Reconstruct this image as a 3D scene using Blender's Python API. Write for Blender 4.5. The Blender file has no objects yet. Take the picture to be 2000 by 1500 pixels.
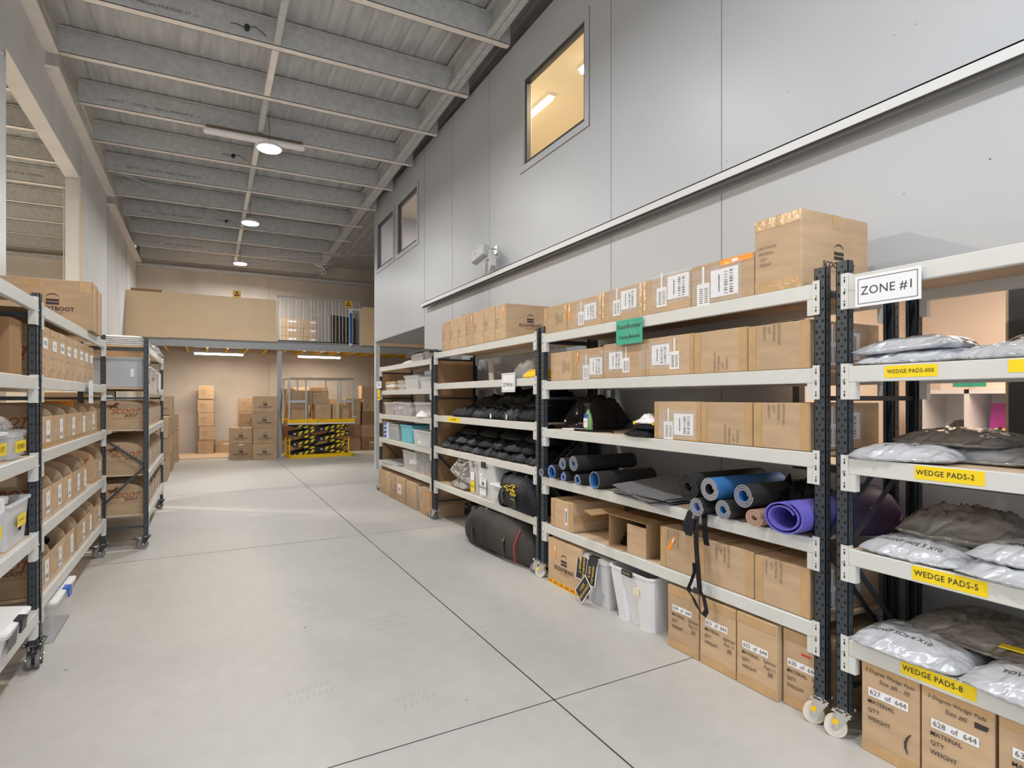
import bpy, math, random
from mathutils import Vector, Matrix, noise
RND = random.Random(11)
C = bpy.context.scene.collection
SC = bpy.context.scene
PI = math.pi

# ---------------------------------------------------------------- camera, world, lights, exposure
YAW = math.atan(600/1150)
cam_d = bpy.data.cameras.new('camera'); cam = bpy.data.objects.new('camera', cam_d); C.objects.link(cam)
cam.location = (0, 0, 1.5); cam.rotation_euler = (PI/2, 0, -YAW)
cam_d.sensor_width = 36; cam_d.lens = 1150/2000*36; cam_d.shift_y = 0.014
cam_d.clip_start = .05; cam_d.clip_end = 200
SC.camera = cam
SC.view_settings.view_transform = 'Standard'; SC.view_settings.look = 'None'
SC.view_settings.exposure = -0.06; SC.view_settings.gamma = 1; SC.view_settings.use_curve_mapping = False
w = bpy.data.worlds.new('world'); SC.world = w; w.use_nodes = True
bg = w.node_tree.nodes['Background']; bg.inputs[0].default_value = (.93, .96, 1, 1); bg.inputs[1].default_value = 2.5

def area(name, loc, rot, sx, sy, power, col, shape='RECTANGLE', spread=PI):
    d = bpy.data.lights.new(name, 'AREA'); d.shape = shape; d.size = sx
    if shape in ('RECTANGLE', 'ELLIPSE'): d.size_y = sy
    d.energy = power; d.color = col; d.spread = spread
    o = bpy.data.objects.new(name, d); C.objects.link(o); o.location = loc; o.rotation_euler = rot
    return o
HB = [(-2.9, 5.0), (1.05, 5.0), (4.95, 5.0), (8.87, 5.01), (12.74, 4.99), (16.5, 4.95)]
for i, (y, z) in enumerate(HB):
    area('high_bay_lamp', (.8, y, z-.075), (0, 0, 0), .3, .3, (80, 74, 62, 62, 70, 135)[i], (1, .992, .98), 'DISK', 3.0)
area('neighbour_lamp', (-4.6, 12.5, 4.7), (0, 0, 0), .4, .4, 520, (1, .88, .70), 'DISK')
area('neighbour_lamp', (-4.6, 6.5, 4.7), (0, 0, 0), .4, .4, 420, (1, .86, .68), 'DISK')
for x0 in (-.22, 2.28):
    area('batten_lamp', (x0+.55, 17.0-.02, 2.575), (0, 0, 0), 1.15, .05, 42, (1, .84, .66))
area('showroom_lamp', (4.6, 1.6, 2.62), (0, 0, 0), 1.6, 1.0, 80, (1, .80, .64))
area('office_lamp', (3.96, 5.35, 5.33), (0, 0, 0), .06, .9, 105, (1, .78, .48))
area('office_lamp', (3.96, 6.95, 5.33), (0, 0, 0), .06, .9, 80, (1, .78, .48))
area('meeting_room_lamp', (4.9, 10.6, 5.33), (0, 0, 0), 1.6, 1.2, 80, (1, .88, .84))

# ---------------------------------------------------------------- materials
MATS = {}
def mat(name, col, rough=.5, metal=0., n=None, bump=None, rand=0., alpha=1., emit=0., stretch=None, spec=.5, trans=0., fold=0.):
    if name in MATS: return MATS[name]
    m = bpy.data.materials.new(name); m.use_nodes = True; MATS[name] = m
    nt = m.node_tree; b = nt.nodes['Principled BSDF']; L = nt.links
    b.inputs['Base Color'].default_value = (*col, 1); b.inputs['Roughness'].default_value = rough
    b.inputs['Metallic'].default_value = metal; b.inputs['Specular IOR Level'].default_value = spec
    b.inputs['Alpha'].default_value = alpha
    if emit: b.inputs['Emission Color'].default_value = (*col, 1); b.inputs['Emission Strength'].default_value = emit
    if trans: b.inputs['Transmission Weight'].default_value = trans
    if n or bump:
        tc = nt.nodes.new('ShaderNodeTexCoord'); mp = nt.nodes.new('ShaderNodeMapping')
        L.new(tc.outputs['Object'], mp.inputs[0])
        if stretch: mp.inputs['Scale'].default_value = stretch
    last = None
    if n:
        nz = nt.nodes.new('ShaderNodeTexNoise'); nz.inputs['Scale'].default_value = n[0]; nz.inputs['Detail'].default_value = 6
        L.new(mp.outputs[0], nz.inputs[0])
        mr = nt.nodes.new('ShaderNodeMapRange'); mr.inputs[1].default_value = .3; mr.inputs[2].default_value = .7
        mr.inputs[3].default_value = 1-n[1]; mr.inputs[4].default_value = 1+n[1]
        L.new(nz.outputs['Fac'], mr.inputs[0]); last = mr.outputs[0]
    if rand:
        oi = nt.nodes.new('ShaderNodeObjectInfo'); m2 = nt.nodes.new('ShaderNodeMapRange')
        m2.inputs[3].default_value = 1-rand; m2.inputs[4].default_value = 1+rand; L.new(oi.outputs['Random'], m2.inputs[0])
        if last:
            mu = nt.nodes.new('ShaderNodeMath'); mu.operation = 'MULTIPLY'; L.new(last, mu.inputs[0]); L.new(m2.outputs[0], mu.inputs[1]); last = mu.outputs[0]
        else: last = m2.outputs[0]
    if last:
        vm = nt.nodes.new('ShaderNodeVectorMath'); vm.operation = 'SCALE'; vm.inputs[0].default_value = col
        L.new(last, vm.inputs['Scale']); L.new(vm.outputs[0], b.inputs['Base Color'])
    if bump:
        nb = nt.nodes.new('ShaderNodeTexNoise'); nb.inputs['Scale'].default_value = bump[0]; nb.inputs['Detail'].default_value = 4
        if fold: nb.inputs['Distortion'].default_value = fold; nb.inputs['Detail'].default_value = 2.5
        L.new(mp.outputs[0], nb.inputs[0])
        bn = nt.nodes.new('ShaderNodeBump'); bn.inputs['Strength'].default_value = bump[1]; bn.inputs['Distance'].default_value = .04 if fold else .01
        L.new(nb.outputs['Fac'], bn.inputs['Height']); L.new(bn.outputs[0], b.inputs['Normal'])
    return m
def thin(name, col, clear, rough=.1):
    m = bpy.data.materials.new(name); m.use_nodes = True; MATS[name] = m
    nt = m.node_tree; b = nt.nodes['Principled BSDF']; out = nt.nodes['Material Output']
    b.inputs['Base Color'].default_value = (*col, 1); b.inputs['Roughness'].default_value = rough
    tr = nt.nodes.new('ShaderNodeBsdfTransparent'); mx = nt.nodes.new('ShaderNodeMixShader'); mx.inputs[0].default_value = clear
    nt.links.new(b.outputs[0], mx.inputs[1]); nt.links.new(tr.outputs[0], mx.inputs[2]); nt.links.new(mx.outputs[0], out.inputs[0])
    return m
kraft = mat('kraft_cardboard', (.495, .352, .225), .75, n=(5, .09), rand=.09, spec=.25, stretch=(1, 1, 4))
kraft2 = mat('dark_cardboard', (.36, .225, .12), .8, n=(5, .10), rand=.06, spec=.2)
kraftin = mat('cardboard_inside', (.33, .215, .125), .85, n=(6, .08), spec=.2)
tapem = mat('packing_tape', (.50, .325, .165), .22, n=(14, .08), bump=(30, .25))
tapec = mat('clear_tape', (.56, .41, .26), .15, n=(18, .12), bump=(40, .4))
ink = mat('black_ink', (.035, .032, .03), .7)
inkg = mat('grey_ink', (.16, .12, .085), .8)
inkr = mat('red_print', (.38, .095, .035), .7)
inkb = mat('brown_print', (.085, .04, .025), .7)
paper = mat('white_paper', (.80, .82, .86), .5)
orange = mat('orange_sticker', (.95, .30, .03), .45)
yellow = mat('yellow_tape', (.86, .64, .01), .45)
redm = mat('red_mark', (.6, .03, .03), .5)
white_steel = mat('white_powder_coat', (.62, .63, .615), .38, n=(6, .03))
dark_steel = mat('slate_powder_coat', (.036, .046, .058), .42)
hole = mat('dark_hole', (.004, .004, .005), .9)
chip = mat('particle_board', (.62, .47, .32), .7, n=(60, .10))
zinc = mat('zinc_plated_steel', (.72, .72, .70), .28, 1.)
galv = mat('galvanised_steel', (.52, .53, .53), .5, .2, n=(14, .12))
galvl = mat('galvanised_warm_bounce', (.80, .76, .72), .5, .0, n=(10, .06))  # same steel as galv, with warm floor bounce put into its colour
foil = mat('roof_insulation_foil', (.56, .565, .57), .38, .45, n=(2.2, .16), bump=(5, .5), stretch=(6, .8, 1))
precast = mat('precast_concrete', (.63, .62, .60), .85, n=(1.3, .09), bump=(30, .12), stretch=(1, 1, .35))
precastw = mat('precast_back_wall', (.56, .51, .46), .85, n=(1.1, .12), bump=(30, .12))
wallp = mat('white_wall_panel', (.485, .510, .545), .42, n=(1.2, .02))
seam = mat('panel_seam', (.16, .165, .17), .6)
railm = mat('rail_paint', (.66, .68, .70), .4)
greyst = mat('grey_steel_paint', (.40, .42, .44), .4)
lgrey = mat('light_grey_post', (.58, .59, .60), .4)
frame = mat('window_frame_charcoal', (.055, .055, .055), .4)
warmw = mat('cream_wall', (.78, .68, .58), .7)
beige = mat('office_wall', (.74, .66, .52), .7)
pinkw = mat('meeting_wall', (.60, .56, .55), .7)
mdf = mat('mdf_sheet', (.80, .60, .37), .45, n=(2, .03))
yel = mat('yellow_joist_paint', (.80, .52, .03), .5)
yel2 = mat('safety_yellow', (.90, .55, .005), .35)
blackst = mat('black_steel', (.016, .017, .018), .4)
blackpl = mat('black_plastic', (.022, .022, .024), .35)
fabric = mat('black_fabric', (.005, .0055, .007), .55, n=(9, .3), bump=(60, .35), spec=.16)
fabric2 = mat('charcoal_nylon', (.0085, .0095, .014), .45, n=(7, .3), bump=(40, .6), spec=.28)
duff = mat('duffel_canvas', (.036, .031, .029), .7, n=(4, .25), bump=(50, .35))
mailer = mat('silver_mailer_plastic', (.56, .585, .635), .26, .22, n=(3, .06), bump=(4.5, 1.0), fold=1.6)
mailerg = mat('grey_mailer_plastic', (.23, .22, .21), .30, .25, n=(3, .10), bump=(4.5, 1.0), fold=1.8)
whitepl = mat('white_plastic', (.80, .80, .82), .4)
tubc = thin('clear_tub_plastic', (.90, .92, .95), .74)
tubf = thin('frosted_tub_plastic', (.86, .88, .92), .48, .25)
tubw = mat('translucent_white_tub', (.76, .77, .82), .35)
glass = thin('window_glass', (.35, .38, .40), .90, .03)
film = thin('cling_film', (.85, .85, .88), .80, .12)
def _filmbump(m):
    nt = m.node_tree; tc = nt.nodes.new('ShaderNodeTexCoord'); nz = nt.nodes.new('ShaderNodeTexNoise'); nz.inputs['Scale'].default_value = 22; nz.inputs['Distortion'].default_value = 2
    bn = nt.nodes.new('ShaderNodeBump'); bn.inputs['Strength'].default_value = 1; bn.inputs['Distance'].default_value = .02
    nt.links.new(tc.outputs['Object'], nz.inputs[0]); nt.links.new(nz.outputs['Fac'], bn.inputs['Height']); nt.links.new(bn.outputs[0], nt.nodes['Principled BSDF'].inputs['Normal'])
_filmbump(film)
greytub = mat('grey_tote', (.45, .47, .50), .35)
teal = mat('teal_plastic', (.16, .56, .68), .4)
bluem = mat('blue_plastic', (.02, .12, .55), .4)
matblk = mat('black_rubber_mat', (.020, .020, .022), .7, n=(40, .2))
matgrey = mat('grey_mat_edge', (.26, .26, .29), .6)
matblue = mat('blue_mat', (.03, .16, .42), .6)
matlil = mat('lilac_blue_mat', (.20, .27, .55), .6)
matpur = mat('purple_mat', (.125, .11, .50), .6, n=(80, .1), bump=(150, .5))
matbrn = mat('tan_mat', (.40, .25, .19), .7)
carpet = mat('charcoal_carpet', (.165, .165, .175), .95, n=(120, .5), bump=(150, 1.))
wheelw = mat('nylon_wheel', (.72, .68, .60), .4)
wheelg = mat('grey_rubber_wheel', (.17, .17, .17), .6)
green = mat('green_card', (.02, .36, .24), .4)
pink = mat('pink_cloth', (.66, .35, .36), .7)
sprayg = mat('green_liquid', (.22, .40, .17), .3)
purple = mat('magenta_panel', (.42, .02, .30), .5)
gold = mat('gold_print', (.80, .55, .12), .5)
lampw = mat('lamp_diffuser', (1, .985, .95), .4, emit=22)
tubel = mat('tube_glow', (1, .90, .76), .4, emit=14)
tubel2 = mat('office_tube_glow', (1, .86, .62), .4, emit=7)
lampoff = mat('unlit_diffuser', (.80, .80, .80), .3)
sealant = mat('joint_sealant', (.55, .42, .26), .7)

# ---------------------------------------------------------------- mesh builder
TXT = {}
def text_geo(s, bold=0., shear=0., space=1.):
    k = (s, bold, shear, space)
    if k in TXT: return TXT[k]
    cu = bpy.data.curves.new('t', 'FONT'); cu.body = s; cu.size = 1; cu.offset = bold; cu.shear = shear
    cu.align_x = 'CENTER'; cu.align_y = 'CENTER'; cu.resolution_u = 2; cu.space_character = space
    o = bpy.data.objects.new('t', cu); C.objects.link(o)
    dg = bpy.context.evaluated_depsgraph_get(); me = bpy.data.meshes.new_from_object(o.evaluated_get(dg))
    g = ([tuple(v.co) for v in me.vertices], [tuple(p.vertices) for p in me.polygons])
    bpy.data.meshes.remove(me); bpy.data.objects.remove(o); bpy.data.curves.remove(cu)
    TXT[k] = g; return g

class MB:
    def __init__(s): s.v = []; s.f = []; s.m = []; s.ms = []; s.T = None
    def mi(s, m):
        if m not in s.ms: s.ms.append(m)
        return s.ms.index(m)
    def add(s, vs, fs, m):
        n = len(s.v); i = s.mi(m)
        for v in vs: s.v.append(tuple(s.T @ Vector(v)) if s.T else tuple(v))
        for f in fs: s.f.append(tuple(n+k for k in f)); s.m.append(i)
        return s
    def box(s, x0, x1, y0, y1, z0, z1, m):
        return s.add([(x0,y0,z0),(x1,y0,z0),(x1,y1,z0),(x0,y1,z0),(x0,y0,z1),(x1,y0,z1),(x1,y1,z1),(x0,y1,z1)],
              [(0,3,2,1),(4,5,6,7),(0,1,5,4),(1,2,6,5),(2,3,7,6),(3,0,4,7)], m)
    def cbox(s, x0, x1, y0, y1, z0, z1, m, c=.004):
        "box with chamfered edges"
        X=(x0,x1);Y=(y0,y1);Z=(z0,z1); vs=[];ix={}
        for i in (0,1):
            for j in (0,1):
                for k in (0,1):
                    sx=c if i==0 else -c; sy=c if j==0 else -c; sz=c if k==0 else -c
                    for a,p in (('x',(X[i],Y[j]+sy,Z[k]+sz)),('y',(X[i]+sx,Y[j],Z[k]+sz)),('z',(X[i]+sx,Y[j]+sy,Z[k]))):
                        ix[(i,j,k,a)]=len(vs); vs.append(p)
        fs=[]
        q=[(0,0),(1,0),(1,1),(0,1)]
        for i in (0,1):
            f=[ix[(i,a,b,'x')] for a,b in q]; fs.append(f if i else f[::-1])
            f=[ix[(a,i,b,'y')] for a,b in q]; fs.append(f[::-1] if i else f)
            f=[ix[(a,b,i,'z')] for a,b in q]; fs.append(f if i else f[::-1])
        for i in (0,1):
            for j in (0,1):
                fs.append((ix[(i,j,0,'x')],ix[(i,j,1,'x')],ix[(i,j,1,'y')],ix[(i,j,0,'y')]))
                fs.append((ix[(i,0,j,'x')],ix[(i,1,j,'x')],ix[(i,1,j,'z')],ix[(i,0,j,'z')]))
                fs.append((ix[(0,i,j,'y')],ix[(1,i,j,'y')],ix[(1,i,j,'z')],ix[(0,i,j,'z')]))
                for k in (0,1): fs.append((ix[(i,j,k,'x')],ix[(i,j,k,'y')],ix[(i,j,k,'z')]))
        return s.add(vs, fs, m)
    def prism(s, pts, ax, a, b, m):
        "polygon extruded: ax 'x' pts=(y,z); 'y' pts=(x,z); 'z' pts=(x,y)"
        f={'x':lambda p,t:(t,p[0],p[1]),'y':lambda p,t:(p[0],t,p[1]),'z':lambda p,t:(p[0],p[1],t)}[ax]
        n=len(pts); vs=[f(p,a) for p in pts]+[f(p,b) for p in pts]
        return s.add(vs,[tuple(range(n))[::-1],tuple(range(n,2*n))]+[(i,(i+1)%n,n+(i+1)%n,n+i) for i in range(n)],m)
    def cyl(s, p0, p1, r, m, n=12, r2=None, cap=True):
        p0=Vector(p0);p1=Vector(p1);d=(p1-p0).normalized(); u=d.orthogonal().normalized(); w_=d.cross(u); r2=r if r2 is None else r2
        vs=[p0+(u*math.cos(t)+w_*math.sin(t))*r for t in [2*PI*i/n for i in range(n)]]+[p1+(u*math.cos(t)+w_*math.sin(t))*r2 for t in [2*PI*i/n for i in range(n)]]
        fs=[(i,(i+1)%n,n+(i+1)%n,n+i) for i in range(n)]
        if cap: fs+= [tuple(range(n))[::-1],tuple(range(n,2*n))]
        return s.add(vs,fs,m)
    def tube(s, pts, r, m, n=8):
        for a,b in zip(pts,pts[1:]): s.cyl(a,b,r,m,n)
        return s
    def bar(s, p0, p1, w_, t, m, up=(0,0,1)):
        "flat bar between two points, width w along up-ish, thickness t"
        p0=Vector(p0);p1=Vector(p1);d=(p1-p0).normalized(); sd=d.cross(Vector(up)).normalized(); u=sd.cross(d)
        vs=[]
        for p in (p0,p1):
            for a,b in ((-1,-1),(1,-1),(1,1),(-1,1)): vs.append(p+sd*(a*t/2)+u*(b*w_/2))
        return s.add(vs,[(3,2,1,0),(4,5,6,7),(0,1,5,4),(1,2,6,5),(2,3,7,6),(3,0,4,7)],m)
    def lathe(s, prof, m, n=20, c=(0,0,0)):
        vs=[];k=len(prof)
        for i in range(n):
            t=2*PI*i/n
            for r,z in prof: vs.append((c[0]+r*math.cos(t),c[1]+r*math.sin(t),c[2]+z))
        fs=[(i*k+j,((i+1)%n)*k+j,((i+1)%n)*k+j+1,i*k+j+1) for i in range(n) for j in range(k-1)]
        return s.add(vs,fs,m)
    def text(s, t, size, o, ux, uy, m, bold=0., shear=0., space=1., sx=1.):
        vs,fs=text_geo(t,bold,shear,space); o=Vector(o);ux=Vector(ux);uy=Vector(uy)
        return s.add([o+ux*(v[0]*size*sx)+uy*(v[1]*size) for v in vs],fs,m)
    def strip(s, pts, wv, th, m):
        "ribbon through points with width vector wv and thickness th"
        wv=Vector(wv); vs=[]; n=len(pts)
        for i,p in enumerate(pts):
            p=Vector(p); d=(Vector(pts[min(i+1,n-1)])-Vector(pts[max(i-1,0)])).normalized(); nn=d.cross(wv).normalized()*th/2
            vs+=[p-wv/2-nn,p+wv/2-nn,p+wv/2+nn,p-wv/2+nn]
        fs=[(3,2,1,0),tuple(4*(n-1)+k for k in range(4))]
        for i in range(n-1):
            for k in range(4): fs.append((4*i+k,4*i+(k+1)%4,4*i+4+(k+1)%4,4*i+4+k))
        return s.add(vs,fs,m)
    def build(s, name, parent=None, loc=None, rz=0, smooth=False, key=None):
        if key and key in MESH: me = MESH[key]
        else:
            me = bpy.data.meshes.new(name); me.from_pydata(s.v, [], s.f); me.update()
            for m in s.ms: me.materials.append(m)
            me.polygons.foreach_set('material_index', s.m)
            if smooth: me.polygons.foreach_set('use_smooth', [True]*len(me.polygons))
            if key: MESH[key] = me
        o = bpy.data.objects.new(name, me); C.objects.link(o)
        if parent: o.parent = parent
        if loc: o.location = loc
        if rz: o.rotation_euler = (0, 0, rz)
        return o
MESH = {}
def thing(name, label, cat, loc=(0,0,0), rz=0, group=None):
    o = bpy.data.objects.new(name, None); C.objects.link(o); o.empty_display_size = .1
    o.location = loc; o.rotation_euler = (0, 0, rz); o['label'] = label; o['category'] = cat
    if group: o['group'] = group
    return o
def tag(o, label, cat, group=None):
    o['label'] = label; o['category'] = cat
    if group: o['group'] = group
    return o
def struct(o): o['kind'] = 'structure'; return o
ORD = ['first','second','third','fourth','fifth','sixth','seventh','eighth','ninth','tenth']

# ---------------------------------------------------------------- setting
# floor with control joints and marks
fm = bpy.data.materials.new('polished_concrete'); fm.use_nodes = True
def floor_nodes(m):
    nt=m.node_tree; L=nt.links; b=nt.nodes['Principled BSDF']; N=nt.nodes.new
    tc=N('ShaderNodeTexCoord')
    n1=N('ShaderNodeTexNoise'); n1.inputs['Scale'].default_value=.55; n1.inputs['Detail'].default_value=8; L.new(tc.outputs['Object'],n1.inputs[0])
    n2=N('ShaderNodeTexNoise'); n2.inputs['Scale'].default_value=9; n2.inputs['Detail'].default_value=8; L.new(tc.outputs['Object'],n2.inputs[0])
    cr=N('ShaderNodeMapRange'); cr.inputs[1].default_value=.3; cr.inputs[2].default_value=.7; cr.inputs[3].default_value=.90; cr.inputs[4].default_value=1.08; L.new(n1.outputs['Fac'],cr.inputs[0])
    c2=N('ShaderNodeMapRange'); c2.inputs[1].default_value=.3; c2.inputs[2].default_value=.7; c2.inputs[3].default_value=.96; c2.inputs[4].default_value=1.03; L.new(n2.outputs['Fac'],c2.inputs[0])
    mu=N('ShaderNodeMath'); mu.operation='MULTIPLY'; L.new(cr.outputs[0],mu.inputs[0]); L.new(c2.outputs[0],mu.inputs[1])
    # sparse dark specks
    vo=N('ShaderNodeTexVoronoi'); vo.inputs['Scale'].default_value=2.3; L.new(tc.outputs['Object'],vo.inputs[0])
    sp=N('ShaderNodeMapRange'); sp.inputs[1].default_value=.012; sp.inputs[2].default_value=.03; sp.inputs[3].default_value=.35; sp.inputs[4].default_value=1; L.new(vo.outputs['Distance'],sp.inputs[0])
    m2=N('ShaderNodeMath'); m2.operation='MULTIPLY'; L.new(mu.outputs[0],m2.inputs[0]); L.new(sp.outputs[0],m2.inputs[1])
    vm=N('ShaderNodeVectorMath'); vm.operation='SCALE'; vm.inputs[0].default_value=(.505,.495,.478); L.new(m2.outputs[0],vm.inputs['Scale']); L.new(vm.outputs[0],b.inputs['Base Color'])
    rr=N('ShaderNodeMapRange'); rr.inputs[3].default_value=.42; rr.inputs[4].default_value=.62; L.new(n1.outputs['Fac'],rr.inputs[0]); L.new(rr.outputs[0],b.inputs['Roughness'])
    b.inputs['Specular IOR Level'].default_value=.35
floor_nodes(fm)
joint = mat('control_joint_filler', (.055, .05, .045), .9)  # dark filler colour of the floor control joints
tyre = thin('tyre_mark', (.12, .11, .11), .92, .8)
fl = MB(); fl.box(-9, 8, -3.2, 18.7, -.2, 0, fm)
fl.box(1.537, 1.545, -3, 18.3, 0, .0008, joint)
for y in (-1.5, 2.49, 6.48, 10.5, 14.5):
    fl.add([(-1.6, y-.1-.003, .0008), (3.2, y+.07-.003, .0008), (3.2, y+.07+.003, .0008), (-1.6, y-.1+.003, .0008)], [(0, 1, 2, 3)], joint)
for (cx, cy, a, nx, ny) in ((.62, 4.55, .25, 9, 3), (.95, 3.75, .2, 10, 3), (.35, 3.05, .2, 8, 2), (1.0, 5.1, .3, 8, 3), (1.45, 3.35, .3, 7, 2), (.85, 2.75, .25, 6, 2)):
    for i in range(nx):
        for j in range(ny):
            x = cx+i*.032*math.cos(a)-j*.05*math.sin(a)+RND.uniform(-.003, .003); y = cy+i*.032*math.sin(a)+j*.09
            fl.add([(x, y, .0006), (x+.014, y+.003, .0006), (x+.028, y+.05, .0006), (x+.014, y+.047, .0006)], [(0, 1, 2, 3)], tyre)
struct(fl.build('floor'))
# back wall
bw = MB(); bw.box(-9, 8, 18.4, 18.6, 0, 5.50, precastw)
for x in (1.64, 4.56, -4.4): bw.box(x-.012, x+.012, 18.392, 18.4, 0, 5.05, sealant)
o = struct(bw.build('wall_back'))
sw = MB(); sw.box(-9.1, -9, -3.2, 18.6, 0, 6.0, precastw); struct(sw.build('wall_far_left'))
sw = MB(); sw.box(8, 8.1, -3.2, 18.6, 0, 6.0, precastw); struct(sw.build('wall_far_right'))
sw = MB(); sw.box(-9, -1.8, -3.3, -3.2, 0, 6.2, precastw); sw.box(3.2, 8, -3.3, -3.2, 0, 6.2, precastw); struct(sw.build('wall_front'))
cap = MB(); cap.box(-1.6, 7, 18.27, 18.4, 4.98, 5.07, galv); cap.box(-9, -1.8, 18.27, 18.4, 4.98, 5.07, galv); cap.build('wall_capping', o)
# left wall: precast panels with a wide opening and deep lintel
lw = MB()
lw.box(-1.78, -1.6, 10.47, 18.4, 0, 5.44, precast)
lw.box(-1.78, -1.6, 6.4, 10.46, 4.68, 5.62, precast)
lw.box(-1.78, -1.6, -3.2, 6.4, 4.68, 5.75, precast); lw.box(-1.78, -1.6, -3.2, 3.0, 0, 4.68, precast)
lw.box(-1.599, -1.597, 13.2, 13.215, 0, 5.4, seam); lw.box(-1.599, -1.597, 16.1, 16.115, 0, 5.4, seam)
lwo = struct(lw.build('wall_left'))
f = MB()
for y0, y1 in ((-3, 2.9), (2.92, 8.3), (8.32, 13.1), (13.12, 18.3)):
    f.box(-1.6, -1.47, y0, y1, 5.60-.032*(y0+y1)/2-.02, 5.63-.032*(y0+y1)/2-.02, galvl)
f.build('roof_angle', lwo)
f = MB(); f.box(-1.80, -1.79, 10.455, 10.468, 0, 4.67, sealant); f.box(-1.60, -1.585, 10.455, 10.468, 0, 4.67, sealant); f.box(-1.599, -1.585, 10.40, 10.455, 4.4, 4.95, galv)
for z in (4.5, 4.7, 4.9): f.cyl((-1.585, 10.43, z), (-1.57, 10.43, z), .02, zinc, 8)
f.build('fixing_plate', lwo)
f = MB(); f.box(-1.597, -1.59, 17.0, 17.12, 3.95, 4.2, blackpl); f.build('wall_bracket', lwo)
f = MB(); f.box(-1.81, -1.585, 6.56, 6.80, 0, 4.95, lgrey); f.cyl((-1.585, 6.69, 4.55), (-1.57, 6.69, 4.55), .03, zinc, 10)
tag(f.build('steel_column'), 'light grey steel column at the near side of the wall opening on the left', 'column')

# ceiling: insulated roof sheet with purlins
RZ = lambda y: 5.53-.035*(y-8)
ce = MB()
NX = 150
def roof(mb, x0, x1, nx):
    vs = []; fs = []
    for i in range(nx+1):
        x = x0+(x1-x0)*i/nx; dz = .010 if (i % 6) == 0 else 0
        for y in (-3.2, 18.7): vs.append((x, y, RZ(y)+.32+dz))
    for i in range(nx): fs.append((2*i, 2*i+1, 2*i+3, 2*i+2))
    mb.add(vs, fs, foil)
roof(ce, -1.6, 8, 260); roof(ce, -9, -1.8, 190)
# outer skin so the sheet has thickness
ce.add([(-9, -3.2, RZ(-3.2)+.42), (8, -3.2, RZ(-3.2)+.42), (8, 18.7, RZ(18.7)+.42), (-9, 18.7, RZ(18.7)+.42)], [(0, 1, 2, 3)], galv)
ceil = struct(ce.build('ceiling'))
k = 0
for i in range(-9, 9):
    y = 8.46+1.2*i; z = RZ(y)
    if y > 18.2: continue
    for xa, xb in ((-1.5, 3.14), (-8.9, -1.8)):
        p = MB(); p.box(xa, xb, y, y+.006, z, z+.31, galv); p.box(xa, xb, y, y+.10, z, z+.006, galvl)
        p.box(xa, xb, y, y+.07, z+.30, z+.306, galv); p.box(xa, xb, y+.094, y+.10, z, z+.02, galvl)
        p.box(xa, xb, y-.012, y, z+.245, z+.262, galv); p.box(xa, xb, y-.006, y, z+.285, z+.31, galv)
        pu = p.build('purlin', ceil)
        if xa > -2 and y > 7:
            t = MB(); s_ = 'UNITS-7      C35024P x  9460mm M0430247_07_%02d' % (12 - i if i % 2 else 21-i)
            if i % 2 == 1: t.text(s_, .05, (-.62, y-.001, z+.10), (1, 0, 0), (0, 0, 1), ink, space=1.05); t.build('stencilled_text', pu)
        if xa < -2 and i in (2, 4):
            t = MB(); t.text('M0430247_07_06   x 9460mm', .055, (-2.9, y-.001, z+.14), (1, 0, 0), (0, 0, 1), ink); t.build('stencilled_text', pu)
    if y < 17.3:
        b_ = MB(); z2 = RZ(y+1.2)
        b_.add([(.70, y+.075, z+.01), (.77, y+.075, z+.01), (.77, y+1.2, z2+.01), (.70, y+1.2, z2+.01),
                (.70, y+.075, z+.08), (.77, y+.075, z+.08), (.77, y+1.2, z2+.08), (.70, y+1.2, z2+.08)],
               [(0,1,2,3),(4,7,6,5),(0,4,5,1),(1,5,6,2),(2,6,7,3),(3,7,4,0)], galvl if i % 2 else galv)
        b_.build('bridging', ceil)
r_ = MB()
for xa, xb, za, zb in ((2.82, 2.98, 0, .012), (2.895, 2.905, 0, .30), (2.82, 2.98, .29, .302)):
    r_.add([(xa, -3, RZ(-3)+za+.004), (xb, -3, RZ(-3)+za+.004), (xb, 18.4, RZ(18.4)+za+.004), (xa, 18.4, RZ(18.4)+za+.004),
            (xa, -3, RZ(-3)+zb+.004), (xb, -3, RZ(-3)+zb+.004), (xb, 18.4, RZ(18.4)+zb+.004), (xa, 18.4, RZ(18.4)+zb+.004)],
           [(3,2,1,0),(4,5,6,7),(0,1,5,4),(1,2,6,5),(2,3,7,6),(3,0,4,7)], galv)
r_.build('rafter', ceil)
br = MB()
br.tube([(-1.5, 11.9, RZ(11.9)-.02), (2.9, 15.9, RZ(15.9)-.02)], .008, galv, 6)
br.tube([(-1.5, 18.2, RZ(18)-.02), (2.9, 15.9, RZ(15.9)-.02), (5.5, 14.7, RZ(14.7)-.02)], .008, galv, 6)
br.tube([(2.9, 15.9, RZ(15.9)-.02), (6, 17.9, RZ(18)-.02)], .008, galv, 6)
br.tube([(-6.5, 12.2, 5.2), (-1.8, 10.2, 5.2)], .008, galv, 6); br.tube([(-6.5, 15.2, 5.1), (-1.8, 17.9, 5.0)], .008, galv, 6)
br.build('wind_brace', ceil)

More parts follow.
